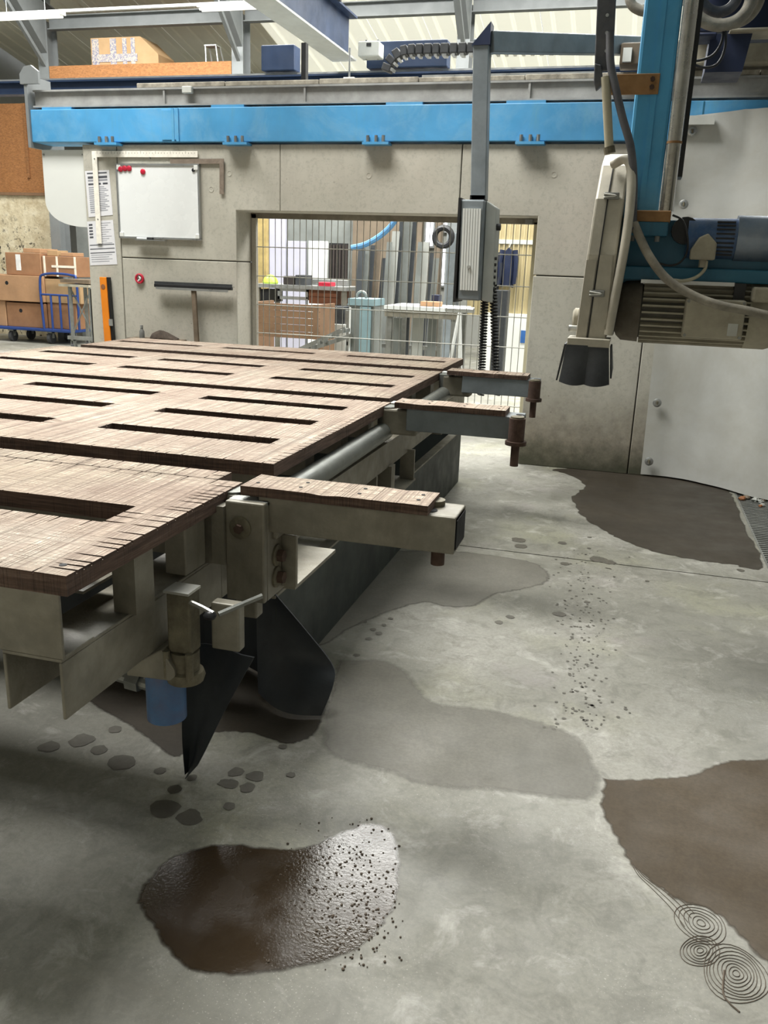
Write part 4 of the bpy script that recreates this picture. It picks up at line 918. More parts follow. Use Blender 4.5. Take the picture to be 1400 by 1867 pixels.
pbt(813, 425, 832, 500, 13.2, .2, M['gsteel'], 'machine_column', 'grey machine column behind the control panel', 'machine', tobase=0)
# white worktable
YW = 9.4; z = PY(770, 560, YW).z; x0, x1 = PY(700, 560, YW).x, PY(835, 560, YW).x
t = thing('white_table', ((x0+x1)/2, YW+.4, 0), 'white topped work table behind the mesh', 'table')
box(x0, x1, YW, YW+.8, z-.04, z).build('top', M['white'], t)
box(x0, x1, YW+.03, YW+.06, z-.12, z-.04).build('apron', M['steel'], t)
for xx in (x0+.03, x1-.08):
    for yy in (YW+.05, YW+.7): box(xx, xx+.05, yy, yy+.05, 0, z-.04).build('leg', M['galv'], t)
for i, (xa, xb, mt) in enumerate(((712, 732, 'slabA'), (738, 746, 'slabB'), (750, 772, 'slabC'), (778, 796, 'slabA'))):
    pbt(xa, 580, xb, 650, YW+.25, .04, M[mt], 'offcut', ['grey offcut leaning under the left of the white table', 'dark narrow offcut under the white table', 'pale wide offcut under the white table', 'grey offcut under the right of the white table'][i], 'stone offcut', 'offcuts under the white table', tobase=0)
pbt(766, 551, 800, 561, YW+.2, .2, M['card'], 'tool_tray', 'brown tray on the white table', 'tray', tobase=z); pbt(786, 538, 800, 561, YW+.45, .15, M['navydk'], 'tool_case', 'dark case on the white table', 'case', tobase=z)
# tripod beside the table
t = thing('roller_tripod', (PY(825, 600, 8.9).x, 8.9, 0), 'pale tripod stand right of the white table', 'tripod')
tp = PY(838, 568, 8.9)
for x, dy in ((812, -.2), (853, -.1), (835, .3)):
    f_ = PZ(x, 650, 0) if False else Vector((PY(x, 640, 8.9).x, 8.9+dy, 0)); MB().tube([tuple(tp), tuple(f_)], .018, 8).build('leg', M['white'], t)
cyl((tp.x-.15, 8.9, tp.z+.02), (tp.x+.15, 8.9, tp.z+.02), .03, seg=12).build('roller', M['frame'], t)
# workwear on hooks, cream cladding, white panel with sticker
a, b = PY(850, 575, 13.0), PY(990, 320, 13.0)
t = struct(box(a.x, b.x, 13.0, 13.1, a.z, b.z).build('wall_clad', M['creamwall']), 'cream ribbed cladding right of the opening', 'wall')
for k in range(14): xx = a.x+(b.x-a.x)*k/14; box(xx, xx+.02, 12.985, 13.0, a.z, b.z).build('rib', M['creamwall'], t)
box(a.x, b.x, 12.98, 13.0, PY(900, 440, 13).z-.03, PY(900, 440, 13).z+.03).build('rail', M['bag'], t)
tag(pb(880, 575, 990, 640, 12.9, .2, M['panelw'], 'low_wall', tobase=0), 'white low wall below the cream cladding', 'wall', kind='structure')
pbt(948, 603, 962, 625, 12.89, .008, M['sticker'], 'sticker_sheet', 'blue sign on the low white wall', 'sign', bev=0)
for i, (x, yt, yb, mt) in enumerate(((900, 456, 535, 'coat'), (928, 452, 520, 'navydk'))):
    p = PY(x, yt, 12.85); q = PY(x, yb, 12.85); gr = []; jy = 12.85
    for r in range(8):
        u = r/7; wd = .05+.05*min(1, u*5)+.015*math.sin(u*4); gr.append([(p.x+wd*c/3, jy-.05*math.cos(c*.8)+.012*math.sin(c*3+r), p.z+(q.z-p.z)*u-.012*abs(c)) for c in range(-3, 4)])
    t = thing('work_jacket', (p.x, jy, q.z), ['dark jacket hanging behind the mesh', 'blue grey overall hanging right of the dark jacket'][i], 'jacket', 'hung workwear')
    MB().sheet(gr, .05, (0, 1, 0)).build('cloth', M[mt], t, smooth=True); MB().tube([(p.x, jy+.02, p.z), (p.x, jy+.135, p.z+.06)], .01, 6).build('hook', M['galv'], t)
    for sx_ in (-1, 1): MB().tube(bez([(p.x+sx_*.09, jy+.01, p.z-.03), (p.x+sx_*.115, jy, p.z-.25), (p.x+sx_*.105, jy, p.z-.5)], 4), lambda t_: .04-.012*t_, 8).build('sleeve', M[mt], t, smooth=True)
pbt(897, 530, 925, 610, 12.0, .3, M['rubber'], 'tool_cart', 'dark tool cart under the hung jackets', 'cart', tobase=0)
# ================================================================== PENDANT CONTROL
Y0 = 5.85
t = thing('control_pendant', (-1.06, Y0, 1.36), 'control cabinet on a grey swing post above the table', 'control panel')
MB().bar((-1.088, Y0+.05, 2.97), (-1.046, Y0+.05, 2.02), .10, .10, (0, 1, 0)).build('post', M['gsteel'], t, bev=.006)
pl, pr = PY(895, 77, Y0+.05), PY(1170, 86, 7.35)
MB().bar((pl.x-.02, Y0+.05, 2.955), (pr.x, 7.35, 3.23), .1, .12).build('swing_boom', M['gsteel'], t, bev=.006)
MB().prism([(-1.145, Y0-.01, 2.93), (-1.03, Y0-.01, 2.93), (-1.03, Y0-.01, 3.06)], (0, .12, 0)).build('corner_gusset', M['navydk'], t)
box(-1.1, -1.0, Y0, Y0+.11, 2.0, 2.05).build('post_clamp', M['black'], t)
hs = MB().prism([(-1.155, Y0-.02, 2.03), (-1.0, Y0-.02, 2.03), (-.98, Y0-.02, 1.41), (-1.135, Y0-.02, 1.37)], (0, .16, 0))
bx = MB(); 
def pp(x, z, y): return Vector((x, y, z))
bx.prism([(-1.15, Y0-.04, 2.02), (-.995, Y0-.04, 2.02), (-.985, Y0-.04, 1.385), (-1.135, Y0-.04, 1.385)], (0, .06, 0)); cab = bx.build('front_housing', M['gsteel'], t, bev=.01)
for k in range(7):
    x = -1.132+k*.0175; MB().prism([(x, Y0-.052, 1.965), (x+.0145, Y0-.052, 1.965), (x+.0245, Y0-.052, 1.45), (x+.01, Y0-.052, 1.45)], (0, .013, 0)).build('rib', M['panelw'], cab)
box(-1.165, -1.148, Y0-.05, Y0+.2, 1.37, 2.03).build('side_rail', M['black'], cab)
MB().prism([(-.995, Y0+.02, 2.02), (-.93, Y0+.06, 1.98), (-.915, Y0+.06, 1.37), (-.985, Y0+.02, 1.385)], (0, .16, 0)).build('side_housing', M['bag'], t, bev=.008)
MB().box(-1.15, -.995, Y0+.02, Y0+.2, 1.385, 2.02).build('rear_housing', M['gsteel'], t, bev=.008)
cyl((-.93, Y0+.1, 1.86), (-.90, Y0+.1, 1.86), .022, seg=14).build('knob', M['black'], t, smooth=True)
for k in range(7): cyl((-.925, Y0+.08, 1.66-k*.04), (-.908, Y0+.08, 1.66-k*.04), .011, seg=10).build('push_button', M['black'], t)
cyl((-1.07, Y0-.05, 1.6), (-1.07, Y0-.062, 1.6), .012, seg=10).build('lock', M['frame'], t)
# coiled cables
for i, (xt, yt, xb, yb) in enumerate(((884, 545, 876, 720), (899, 520, 905, 720))):
    a, b = PY(xt, yt, Y0+.1), PY(xb, yb, Y0+.1); turns = 34; pts = []
    for k in range(turns*8+1):
        u = k/(turns*8); c = a.lerp(b, u); g_ = 2*math.pi*k/8; r_ = .022; pts.append((c.x+r_*math.cos(g_), c.y+r_*math.sin(g_), c.z))
    o = MB().tube(pts, .0065, 5).build('coiled_cable', M['black'], smooth=True); tag(o, ['left black coiled cable hanging under the control cabinet', 'right black coiled cable hanging under the control cabinet'][i], 'cable', 'coiled cables')

# ================================================================== SAW HEAD
SY = 3.6
H = thing('bridge_saw', (.1, SY, 1.15), 'bridge saw head with blue column, blade guard and motor', 'saw')
box(-.078, .055, SY, SY+.14, 1.80, 3.0).build('column', M['bluecol'], H, bev=.012)
box(-.02, .0, SY-.006, SY+.002, 1.82, 3.0).build('column_seam', M['bluecol'], H)
cyl((.082, SY-.05, 1.825), (.082, SY-.05, 3.0), .026, seg=24).build('lift_rod', M['chrome'], H, smooth=True)
cyl((.082, SY-.05, 2.06), (.082, SY-.05, 2.068), .0275, seg=24).build('rust_ring', M['ochre'], H)
box(.108, .125, SY-.02, SY+.1, 1.95, 3.0).build('rod_guide', M['black'], H)
box(-.055, .10, SY-.1, SY+.05, 1.785, 1.825).build('rod_foot', M['ochre'], H, bev=.004)
box(-.05, .095, SY-.1, SY+.04, 1.735, 1.785).build('foot_block', M['teal'], H, bev=.004)
for dx in (-.03, .06): cyl((dx, SY-.08, 1.715), (dx, SY-.08, 1.735), .01, seg=8).build('bolt', M['galv'], H)
# ochre strap plate bolted to the column
op = box(-.17, .005, SY-.012, SY-.002, 2.235, 2.305).build('strap_plate', M['ochre'], H, bev=.002)
for dz in (-.012, .015): cyl((-.02, SY-.012, 2.27+dz), (-.02, SY-.024, 2.27+dz), .009, seg=6).build('bolt', M['rust'], op)
# lower body
lb = MB().prism([(-.085, SY+.03, 1.80), (.14, SY+.03, 1.80), (.22, SY+.03, 1.67), (.6, SY+.03, 1.66), (.6, SY+.03, 1.56), (-.085, SY+.03, 1.56)], (0, .26, 0)).build('body', M['teal'], H, bev=.006)
box(-.085, .6, SY-.02, SY+.3, 1.575, 1.625).build('mount_plate', M['teal'], H, bev=.004)
cyl((.16, SY+.02, 1.76), (.16, SY-.02, 1.76), .05, seg=18).build('pulley_cap', M['black'], H, smooth=True)
# upper gear motor (axis X)
gz = 1.735; gy = SY+.02
gm = cyl((.17, gy, gz), (.345, gy, gz), .073, seg=32).build('gear_motor', M['gearblue'], H, smooth=True)
for k in range(9):
    a = -.9+k*.22; MB().bar((.27, gy-.076*math.cos(a), gz+.076*math.sin(a)), (.335, gy-.076*math.cos(a), gz+.076*math.sin(a)), .006, .006).build('vent_slot', M['black'], gm)
cyl((.345, gy, gz+.003), (.62, gy, gz+.003), .082, seg=32).build('motor_drum', M['gearlt'], gm, smooth=True)
cb = MB().prism([(.185, gy-.1, 1.655), (.275, gy-.1, 1.655), (.275, gy-.1, 1.715), (.24, gy-.1, 1.75), (.21, gy-.1, 1.735), (.185, gy-.1, 1.69)], (0, .05, 0)).build('terminal_box', M['cream'], gm, bev=.006)
cyl((.235, gy-.075, 1.655), (.235, gy-.075, 1.628), .014, seg=8).build('cable_gland', M['cream'], cb)
# main motor (axis X)
my, mz, mr = SY+.06, 1.455, .115
mm = cyl((.03, my, mz), (.43, my, mz), .104, seg=32).build('motor', M['fin'], H, smooth=True)
for k in range(30):
    a = 2*math.pi*k/30
    if .32 < a/(2*math.pi) < .68 and False: continue
    c_, s_ = math.cos(a), math.sin(a)
    MB().bar((.035, my+c_*.112, mz+s_*.112), (.425, my+c_*.112, mz+s_*.112), .007, .026, (0, c_, s_)).build('cooling_fin', M['cream'], mm)
MB().lathe((-.075, my, mz), (1, 0, 0), [(0, .06), (.02, .1), (.04, .118), (.105, .122)], 32).build('end_bell', M['creamdk'], mm, smooth=True)
MB().lathe((.425, my, mz), (1, 0, 0), [(0, .126), (.08, .126), (.1, .118), (.115, .085)], 32).build('fan_cover', M['cream'], mm, smooth=True)
tb = box(.19, .405, my-.165, my-.1, mz-.085, mz+.06).build('terminal_box', M['cream'], mm, bev=.008)
box(.193, .402, my-.172, my-.165, mz-.082, mz+.057).build('lid', M['cream'], tb, bev=.006)
for x, z in ((.2, mz-.075), (.395, mz-.075), (.2, mz+.05), (.395, mz+.05)): cyl((x, my-.172, z), (x, my-.178, z), .006, seg=8).build('screw', M['galv'], tb)
box(.35, .385, my-.174, my-.172, mz-.07, mz-.025).build('badge', M['bag'], tb)
box(.02, .36, my-.1, my-.085, mz+.108, mz+.122).build('top_rail', M['frame'], mm); box(.36, .4, my-.11, my-.06, mz+.06, mz+.12).build('bracket', M['black'], mm)
box(.42, .5, my-.16, my-.1, mz+.055, mz+.11).build('cover_box', M['cream'], mm, bev=.01)
# blade guard: disc casing in the Y-Z plane with a lid on the front edge
gx0, gx1 = -.2, -.085
prof = [(SY-.18, 1.352), (SY-.18, 1.46), (SY-.175, 1.66), (SY-.14, 1.86), (SY-.05, 1.985), (SY+.08, 2.04), (SY+.25, 2.03), (SY+.38, 1.93), (SY+.46, 1.75), (SY+.48, 1.55), (SY+.47, 1.352)]
def lean(z): return (z-1.352)*.045
m = MB(); nP = len(prof)
for xx in (gx0, gx1):
    for (y, z) in prof: m.v.append(Vector((xx+lean(z)+(.0 if xx == gx0 else -.02*(z-1.352)), y, z)))
m.f = [tuple(range(nP)), tuple(range(2*nP-1, nP-1, -1))]+[(i, nP+i, nP+(i+1) % nP, (i+1) % nP) for i in range(nP)]
gd = m.build('blade_guard', M['guard'], H, bev=.008)
# front lid seam and lapped plate
m = MB()
for i in range(4):
    (y0, z0), (y1, z1) = prof[i], prof[i+1]
    m.bar((gx0+.045+lean(z0), y0-.003, z0), (gx0+.045+lean(z1), y1-.003, z1), .004, .006, (0, 1, 0))
m.build('lid_seam', M['dark'], gd)
MB().prism([(gx0+.003, SY-.184, 1.355), (gx0+.04, SY-.184, 1.355), (gx0+.052, SY-.184, 1.64), (gx0+.015, SY-.184, 1.64)], (0, .006, 0)).build('lid_plate', M['guard'], gd)
MB().prism([(gx0+.05, SY-.184, 1.355), (gx1-.004, SY-.184, 1.355), (gx1-.006, SY-.184, 1.66), (gx0+.062, SY-.184, 1.66)], (0, .006, 0)).build('lid_plate', M['guard'], gd)
for z, yy in ((1.87, SY-.145), (1.52, SY-.19)):
    lt = box(gx0+.03+lean(z), gx0+.085+lean(z), yy-.008, yy+.01, z-.012, z+.012).build('latch', M['galv'], gd, bev=.003)
    MB().tube(bez([(gx0+.03+lean(z), yy-.012, z+.006), (gx0+.075+lean(z), yy-.016, z), (gx0+.03+lean(z), yy-.012, z-.006)], 4), .003, 6).build('latch_wire', M['shiny'], lt)
MB().lathe((gx0-.0, SY-.09, 1.42), (-1, 0, 0), [(0, .04), (.015, .04), (.022, .03)], 18).build('hub_cap', M['cream'], gd, smooth=True)
cyl((gx0, SY-.15, 1.385), (gx0-.03, SY-.15, 1.385), .012, seg=8).build('wing_bolt', M['shiny'], gd)
# curved rim tube on the right of the guard
rim = [Vector((gx1+.012+.035*math.sin(min(1, (z-1.352)/.69)*2.6), y-.02, z)) for y, z in prof[:7]]
MB().tube(bez([(gx1-.045, SY-.08, 1.985)]+[(-.085, SY-.11, 2.0), (-.06, SY-.13, 1.96), (-.05, SY-.16, 1.85), (-.052, SY-.18, 1.7), (-.066, SY-.19, 1.52), (-.078, SY-.19, 1.37)], 6), .017, 10).build('rim_tube', M['guard'], gd, smooth=True)
MB().bar((-.07, SY-.12, 1.37), (-.048, SY-.12, 1.72), .02, .05, (0, 1, 0)).build('inner_flange', M['rubber'], gd)
MB().lathe((-.08, SY-.18, 1.4), (0, -1, 0), [(0, .016), (.02, .016), (.02, .009), (.004, .008)], 14).build('water_nozzle', M['cream'], gd, smooth=True)
# flap holder and rubber flaps
fh = box(-.225, -.068, SY-.24, SY-.225, 1.325, 1.355).build('flap_holder', M['guard'], gd, bev=.002)
box(-.225, -.068, SY-.225, SY-.1, 1.345, 1.355).build('flap_shelf', M['guard'], fh)
def flap(x0, x1, y, bulge, nm='rubber_flap'):
    gr = []
    for r in range(7):
        u = r/6; gr.append([(x0+(x1-x0)*k/8-.004*u*(4-k), y-bulge*math.sin(math.pi*k/8)*u-.015*u, 1.33-.14*u-.01*math.sin(math.pi*k/8)*u) for k in range(9)])
    MB().sheet(gr, .006, (0, 1, 0)).build(nm, M['rubber'], fh, smooth=True)
flap(-.226, -.147, SY-.24, .018); flap(-.148, -.07, SY-.238, .018)
MB().sheet([[(-.23-.02*u, SY-.225+.12*v, 1.33-.14*u*(1-.25*v)) for v in (0, .33, .66, 1)] for u in (0, .33, .66, 1)], .006, (-1, 0, 0)).build('side_flap', M['rubber'], fh)
MB().sheet([[(-.066+.012*u, SY-.225+.12*v, 1.33-.12*u*(1-.25*v)) for v in (0, .33, .66, 1)] for u in (0, .33, .66, 1)], .006, (1, 0, 0)).build('side_flap', M['rubber'], fh)
# cream water pipe and dark hose bundle above the guard
q = lambda x, y, Y=SY-.12: tuple(PY(x, y, Y))
MB().tube([q(1104, 140), q(1111, 278)], .0165, 12).build('water_pipe', M['creampipe'], gd, smooth=True)
cyl(q(1110, 268), q(1112, 280), .021, seg=12).build('pipe_nut', M['castdirty'], gd)
b = thing('hose_carrier', (-.2, SY-.1, 2.3), 'dark perforated hose carrier strip hanging from above the frame', 'hose carrier')
MB().bar((q(1109, -60, SY-.09)[0]-.02, SY-.09, 3.0), q(1100, 130, SY-.09), .065, .02, (0, 1, 0)).build('strip', M['hosed'], b, bev=.004)
for y in (28, 60, 93): c_ = Vector(q(1108-y*.03, y, SY-.105)); cyl(c_, c_+Vector((0, -.004, 0)), .006, seg=8).build('rivet', M['frame'], b)
MB().prism([q(1084, 115), q(1096, 118), q(1100, 152), q(1086, 165), q(1082, 150)], (0, .03, 0)).build('clamp', M['hosed'], b, bev=.004)
def hose(name, pts, r, mat, lab, n=8, grp='hoses of the saw head'):
    o = MB().tube(bez(pts, n), r, 10).build(name, mat, smooth=True); return tag(o, lab, 'hose' if r > .006 else 'cable', grp)
hose('black_hose', [q(1112, 60, SY-.11), q(1113, 115, SY-.12), q(1122, 160, SY-.13), q(1135, 215, SY-.14), q(1150, 270, SY-.14), q(1155, 330, SY-.13), q(1154, 400, SY-.12), q(1156, 420, SY-.14)], .0145, M['hosed'], 'dark hose running down between guard and blue column')
hose('dusty_hose', [q(1156, 408, SY-.13), q(1166, 432, SY-.15), q(1184, 468, SY-.17), q(1215, 508, SY-.18), q(1262, 538, SY-.19), q(1310, 556, SY-.2), q(1360, 566, SY-.2), q(1420, 577, SY-.2), (.6, SY-.17, 1.5), (.7, SY-.08, 1.62), (.74, SY, 1.95), (.7, SY+.06, 2.6), (.66, SY+.1, 3.2)], .0165, M['hosew'], 'dusty thick hose sagging in front of the motor')
hose('grey_cable', [q(1288, 476, SY-.055), q(1284, 492, SY-.06), q(1268, 506, SY-.08), q(1246, 512, SY-.1), q(1228, 511, SY-.13)], .0065, M['creampipe'], 'pale cable looping from the upper motor terminal box')
hose('black_cable', [q(1226, 392, SY-.1), q(1244, 402, SY-.1), q(1253, 430, SY-.1), q(1252, 460, SY-.08), q(1240, 478, SY-.08), q(1222, 484, SY-.09), q(1200, 480, SY-.1)], .004, M['black'], 'thin black cable looping beside the ochre foot')
# ================================================================== BRIDGE (mostly above the frame)
B = thing('saw_bridge', (.5, 4, 3.0), 'dark blue travelling bridge of the saw above the wall rail', 'bridge')
box(.2, .85, -1.3, 7.45, 3.22, 3.75).build('bridge_beam', M['teal'], B, bev=.02)
box(-.1, 1.6, 7.12, 7.42, 3.04, 3.22).build('end_truck', M['cream'], B, bev=.02)
box(-.12, .25, SY-.1, SY+.3, 3.0, 3.3).build('column_carriage', M['bluecol'], B)
a, b_ = PY(1284, 132, 5.6), PY(1372, 60, 5.6)
MB().prism([(a.x, 5.6, a.z), (a.x+.2, 5.6, a.z), (b_.x, 5.6, b_.z), (a.x+.01, 5.6, b_.z)], (0, .3, 0)).build('drive_cover', M['navydk'], B)
for (x0, y0, x1, y1, Y, d, mt) in ((1258, 58, 1308, 66, 5.5, .2, 'navydk'), (1330, 48, 1420, 58, 5.55, .2, 'cream'), (1262, -20, 1440, 60, 5.9, .3, 'navydk')):
    pb(x0, y0, x1, y1, Y, d, M[mt], 'carriage_plate', B, .01)
p0_, p1_ = PY(1128, 135, 7.1), PY(1166, 108, 7.1)
box(p0_.x, p1_.x+.2, 7.0, 7.2, 3.035, 3.18).build('roller_housing', M['slabD'], B, bev=.01); box(p0_.x+.02, p0_.x+.08, 6.97, 7.0, 3.05, 3.14).build('roller', M['panelw'], B)
# hose loops at the top right
ctr = [(1312, -10, 58, 56), (1310, -18, 36, 40), (1330, -25, 60, 70)]
for i, (cx, cy_, rx, ry) in enumerate(ctr):
    pts = [PY(cx+rx*math.cos(a), cy_+ry*math.sin(a), 4.6+.05*i) for a in [k*math.pi/14-.3 for k in range(18)]]
    pts = [Vector((pts[0].x+.02, pts[0].y+.02, 3.24))]+pts+[Vector((pts[-1].x-.02, pts[-1].y+.02, 3.24))]; pts = bez(pts, 3)
    tag(MB().tube(pts, .028-.004*i, 10).build('hose_loop', M['hosew'] if i != 1 else M['hosed'], smooth=True), ['thick dusty hose loop hanging at the top right', 'inner dark hose loop at the top right', 'outer dusty hose loop curving behind at the top right'][i], 'hose', 'hose loops at the top right')
hose('black_cable', [q(1318, 40, 4.6), q(1316, 75, 4.6), q(1300, 100, 4.6), q(1275, 110, 4.6), q(1252, 110, 4.6)], .006, M['black'], 'upper of two black cables drooping below the hose loops', grp='drooping cables')
hose('black_cable', [q(1322, 40, 4.6), q(1322, 85, 4.6), q(1308, 116, 4.6), q(1282, 123, 4.6), q(1252, 112, 4.6)], .006, M['black'], 'lower of two black cables drooping below the hose loops', grp='drooping cables')
hose('roof_hose', [q(1145, -30, 6.0), q(1150, 5, 6.0), q(1165, 18, 6.0), q(1185, 22, 6.0)], .03, M['hosew'], 'short grey hose bend left of the blue column top', grp='hose loops at the top right')

# ================================================================== SPLASH SHEET ON THE RIGHT
t = thing('splash_sheet', (.9, 7.0, 0), 'large grey splash sheet hung on wall behind the saw', 'splash sheet')
base = [(.21, 7.15), (.4, 7.13), (.584, 7.10), (.72, 6.99), (.874, 6.87), (1.0, 6.77), (1.123, 6.67), (1.35, 6.5), (1.7, 6.3)]
bb = [Vector((v.x, v.y, 0)) for v in bez([(x, y, 0) for x, y in base], 4)]
gr = []; nR = 28
for r in range(nR+1):
    u = r/nR; row = []
    for k, v in enumerate(bb):
        top = 2.70+.05*min(1, k/10); z = .015+(top-.015)*u
        wv = .018*math.sin(k*.55+1.2*u)+.012*math.sin(k*.23+7*u)
        relax = (1-.55*u); y = 7.15-(7.15-v.y)*relax
        row.append((v.x-.03*u, min(y+wv, 7.155-.05*min(1, max(0, (z-2.1)/.35))), z))
    gr.append(row)
sh = MB().sheet(gr, .005, (0, -1, 0)).build('sheet', M['curtain'], t, smooth=True)
for x, y in ((1198, 735), (1183, 842), (1262, 240), (1246, 373)):
    p = PY(x, y, 7.1); ey = 7.118 if p.z < 2 else 7.09; MB().lathe((p.x, ey, p.z), (0, -1, 0), [(0, .034), (.008, .034), (.012, .026), (.012, .016), (.003, .016)], 18).build('eyelet', M['frame'], t, smooth=True)
    MB().tube([(p.x, ey, p.z+.012), (p.x, ey-.02, p.z+.008), (p.x, ey-.023, p.z-.012)], .008, 6).build('hook', M['castdirty'], t)
box(.16, .42, 7.03, 7.085, 2.64, 2.70).build('hanger_rail', M['bag'], t); box(.13, .19, 7.09, 7.16, 2.2, 2.64).build('side_bracket', M['gsteel'], t)

# ================================================================== DRAIN
t = thing('floor_drain', ((DX0+DX1)/2, 5.9, -.03), 'steel slotted floor drain along the right edge', 'drain')
for x in (DX0, DX1-.012): box(x, x+.012, DY0, DY1, -.03, .002).build('edge_angle', M['galv'], t)
s0 = box(DX0+.012, DX1-.012, DY0, DY0+.02, -.022, -.002).build('slat', M['galv'], t); sc = WORG[s0.name]
k = 1
while DY0+.042*k < DY1-.03: rep(s0, sc+Vector((0, .042*k, 0)), t); k += 1
rr = random.Random(5)
for i in range(7):
    x, y = rr.uniform(.92, 1.1), rr.uniform(6.5, 6.72); s_ = rr.uniform(.012, .03)
    m = MB(); m.lathe((x, y, .0), (0, 0, 1), [(0, s_), (s_*.5, s_*1.15), (s_, s_*.5)], 6)
    for v in m.v: v += Vector((rr.uniform(-.3, .3), rr.uniform(-.3, .3), 0))*s_
    tag(m.build('stone_chip', M[['slabC', 'slabD', 'paint_or'][i % 3]]), 'broken stone chip lying at the far end of drain', 'stone chip', 'stone chips by the drain')

# ================================================================== WATER ON THE FLOOR
def patch(name, px, mat, z, lab, cat='puddle', jit=.012, n=7, grp=None, soft=.02):
    P = [PZ(x, y, 0) for x, y in px]; P = [Vector((p.x, p.y, 0)) for p in P]
    pts = bez(P+[P[0]], n)[:-1]; r_ = random.Random(len(px)); out = []
    for i, p in enumerate(pts): out.append(p+Vector((r_.uniform(-jit, jit), r_.uniform(-jit, jit), 0))*.5)
    c = sum(out, Vector())/len(out); nn = len(out); area2 = sum(out[i].x*out[(i+1) % nn].y-out[(i+1) % nn].x*out[i].y for i in range(nn)); sg = 1 if area2 > 0 else -1
    rings = [out]
    for w_ in (soft*.5, soft):
        inn = []
        for i, p in enumerate(out):
            d = (pts[(i+2) % nn]-pts[i-2]).normalized(); inn.append(p+Vector((-d.y, d.x, 0))*sg*w_)
        rings.append(inn)
    bm = bmesh.new(); R_ = [[bm.verts.new((p.x-c.x, p.y-c.y, 0)) for p in rg] for rg in rings]
    f = bm.faces.new(R_[-1]); bmesh.ops.triangulate(bm, faces=[f])
    for a_, b_ in zip(R_[:-1], R_[1:]):
        for i in range(nn): bm.faces.new((a_[i], a_[(i+1) % nn], b_[(i+1) % nn], b_[i]))
    bm.verts.index_update()
    for fc in bm.faces:
        fc.normal_update()
        if fc.normal.z < 0: fc.normal_flip()
    me = bpy.data.meshes.new(name); bm.to_mesh(me); bm.free(); me.materials.append(mat)
    at = me.attributes.new('soak', 'FLOAT', 'POINT')
    for i in range(len(me.vertices)): at.data[i].value = min(1.0, (i//nn)/2.0)
    o = bpy.data.objects.new(name, me); COL.objects.link(o); place(o, (c.x, c.y, z)); return tag(o, lab, cat, grp)
patch('damp_patch', [(610, 1203), (690, 1200), (740, 1220), (772, 1255), (800, 1280), (900, 1292), (1000, 1318), (1060, 1345), (1088, 1390), (1098, 1425), (1080, 1462), (1000, 1458), (900, 1445), (830, 1442), (760, 1432), (700, 1410), (640, 1395), (600, 1380), (580, 1330)], M['damp2'], .0011, 'pale damp speckled patch in the middle of floor', 'damp patch', .008, soft=.045)
patch('damp_patch', [(736, 1003), (830, 1004), (960, 1022), (1002, 1044), (998, 1062), (955, 1076), (905, 1085), (868, 1106), (815, 1108), (770, 1100), (700, 1122), (640, 1148), (575, 1180), (480, 1130), (600, 1010)], M['damp'], .0012, 'grey damp patch spreading right from the tank side', 'damp patch', .008, soft=.035)
patch('puddle', [(1040, 905), (1064, 886), (1040, 868), (1010, 856), (1100, 852), (1175, 858), (1255, 872), (1325, 894), (1340, 912), (1362, 968), (1392, 1035), (1330, 1030), (1250, 1019), (1180, 1003), (1130, 983), (1098, 966), (1058, 940)], M['wet_dark'], .0013, 'dark wet puddle in front of the grey splash sheet', 'puddle', .03)
patch('puddle', [(1098, 1418), (1150, 1420), (1205, 1418), (1262, 1410), (1312, 1390), (1360, 1385), (1460, 1388), (1600, 1500), (1560, 1800), (1440, 1800), (1392, 1755), (1330, 1692), (1290, 1662), (1232, 1642), (1198, 1618), (1148, 1578), (1112, 1512), (1092, 1472)], M['wet_brown'], .0014, 'large brown wet puddle at the lower right of floor', 'puddle', .01)
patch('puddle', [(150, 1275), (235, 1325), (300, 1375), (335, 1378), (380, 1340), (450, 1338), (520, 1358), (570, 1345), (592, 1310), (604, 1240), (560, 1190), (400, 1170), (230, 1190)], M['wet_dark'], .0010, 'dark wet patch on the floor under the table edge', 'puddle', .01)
n = N('puddle_water')
pcol = n.ramp(n.noise(3, 6, .6), [(.3, lin('#2f261c')), (.7, lin('#3d3225'))])
xf = n.noise(3.5, 3); spk = n.ramp(n.voro(70), [(.08, 1.0), (.2, 0.0)])
pcol = n.mix(n.math('MULTIPLY', spk, n.ramp(n.noise(5, 3), [(.45, 0.0), (.6, .8)])), pcol, lin('#2c241c'))
n.bump(n.noise(110, 4, .6), .35, .002)
M['puddle'] = soak(n, n.fin(pcol, n.ramp(n.noise(5, 4), [(.4, .1), (.65, .3)])), 1.0)
patch('puddle', [(244, 1640), (262, 1608), (300, 1570), (345, 1549), (420, 1537), (500, 1545), (560, 1541), (620, 1516), (680, 1500), (718, 1520), (733, 1570), (725, 1640), (700, 1690), (650, 1735), (560, 1765), (450, 1780), (360, 1776), (310, 1745), (280, 1700), (258, 1668)], M['puddle'], .0014, 'brown kidney-shaped puddle with glints in the foreground', 'puddle', .006)
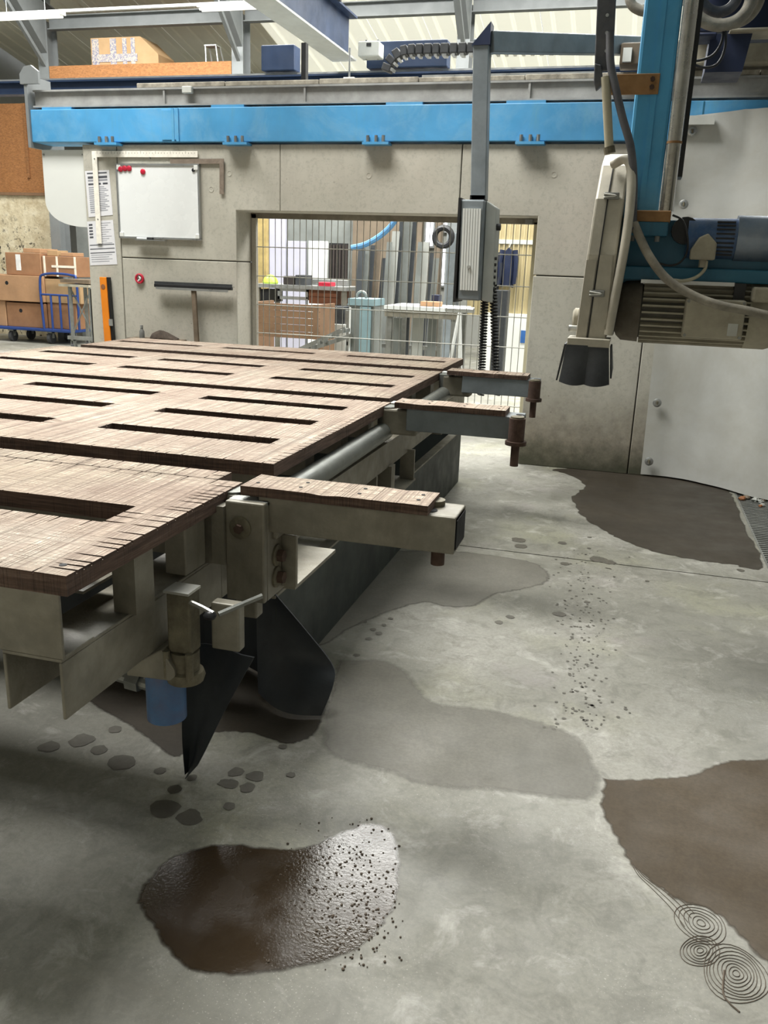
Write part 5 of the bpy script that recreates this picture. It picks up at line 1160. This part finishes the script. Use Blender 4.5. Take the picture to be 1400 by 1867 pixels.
# drip marks
m = MB(); rr = random.Random(11); spots = [(430, 1408, 14), (466, 1416, 16), (410, 1428, 12), (422, 1430, 14), (452, 1436, 14), (292, 1406, 11), (350, 1418, 9), (318, 1440, 12), (418, 1470, 11), (300, 1475, 26), (345, 1490, 22), (222, 1390, 24), (150, 1350, 20), (90, 1362, 18), (180, 1368, 14), (515, 1362, 8), (210, 1330, 12), (530, 1413, 8),
  (650, 1195, 7), (663, 1134, 6), (680, 1148, 6), (690, 1155, 7), (672, 1165, 6), (700, 1140, 5), (712, 1128, 5), (945, 985, 14), (950, 996, 12), (1025, 990, 9), (1090, 1020, 16), (1110, 1025, 12), (1030, 1028, 8), (1070, 1098, 6), (1180, 1060, 4), (1350, 1040, 7), (1075, 980, 4), (1074, 1000, 4), (1020, 1120, 12), (930, 1125, 8), (910, 1135, 8)]
for x, y, r_ in spots:
    c = PZ(x, y, 0); R_ = r_*(c-CP).length/FPX; k = 12; vs = [(c.x+R_*rr.uniform(.8, 1.15)*math.cos(a*2*math.pi/k), c.y+R_*rr.uniform(.8, 1.15)*math.sin(a*2*math.pi/k), .0016+len(m.v)*4e-7) for a in range(k)]
    m.add(vs, [tuple(range(k))])
for i in range(240):
    x, y = rr.gauss(1065, 30), rr.uniform(1000, 1330); c = PZ(x, y, 0); R_ = rr.uniform(.003, .009); k = 6
    m.add([(c.x+R_*rr.uniform(.7, 1.2)*math.cos(a*2*math.pi/k), c.y+R_*rr.uniform(.7, 1.2)*math.sin(a*2*math.pi/k), .0016) for a in range(k)], [tuple(range(k))])
o = m.build('drip_marks', M['drip']); tag(o, 'scattered dark drip marks on the concrete floor', 'drip marks', kind='stuff')
# grit in the foreground puddle
m = MB(); rr = random.Random(21)
for i in range(420):
    x, y = rr.gauss(640, 60), rr.gauss(1630, 75)
    if not (380 < x < 735 and 1490 < y < 1770): continue
    c = PZ(x, y, 0); R_ = rr.uniform(.0015, .0045); k = 5
    m.lathe((c.x, c.y, .0012), (0, 0, 1), [(0, R_), (R_*.5, R_*rr.uniform(.6, 1)), (R_*.8, R_*.3)], 5)
tag(m.build('grit', M['mud']), 'dark grit scattered in the foreground puddle', 'grit', kind='stuff')
# dried mud swirls
for i, (cx, cy_, R0, nr, ex, rot) in enumerate(((1278, 1683, 34, 6, 1.5, .5), (1276, 1733, 30, 6, 1.2, 0), (1342, 1775, 52, 9, 1.25, .6))):
    m = MB()
    for k in range(1, nr+1):
        rad = R0*k/nr; pts = []
        for a in range(26):
            an = a*2*math.pi/26; dx, dy = rad*ex*math.cos(an), rad*math.sin(an)*(.85 if math.sin(an) < 0 else 1.0); ca, sa = math.cos(rot), math.sin(rot)
            wob = 1+.04*math.sin(3*an+k); c = PZ(cx+(dx*ca-dy*sa)*wob, cy_+(dx*sa+dy*ca)*wob, 0); pts.append((c.x, c.y, .0012))
        m.tube(pts, .0008, 5, True)
    tag(m.build('mud_swirl', M['mud'], smooth=True), ['upper ringed mud swirl at the brown puddle edge', 'middle ringed mud swirl left of the puddle edge', 'largest ringed mud swirl at the lower right'][i], 'mud swirl', 'dried mud swirls')
for i in range(4):
    P_ = [(1146+i*3, 1563), (1162+i*4, 1594), (1190+i*6, 1622-i*2), (1222+i*7, 1655-i*4), (1248+i*6, 1690-i*8)]
    tag(MB().tube(bez([(*PZ(x, y, 0).xy, .001) for x, y in P_], 6), .0009, 5).build('mud_streak', M['mud'], smooth=True), 'thin curved mud line along the brown puddle edge', 'mud streak', 'mud lines at the puddle edge')
P_ = [(1320, 1770), (1318, 1810), (1330, 1830), (1348, 1846)]
tag(MB().tube(bez([(*PZ(x, y, 0).xy, .0012) for x, y in P_], 6), .0025, 5).build('mud_streak', M['mud'], smooth=True), 'dark mud tail below the largest mud swirl', 'mud streak')
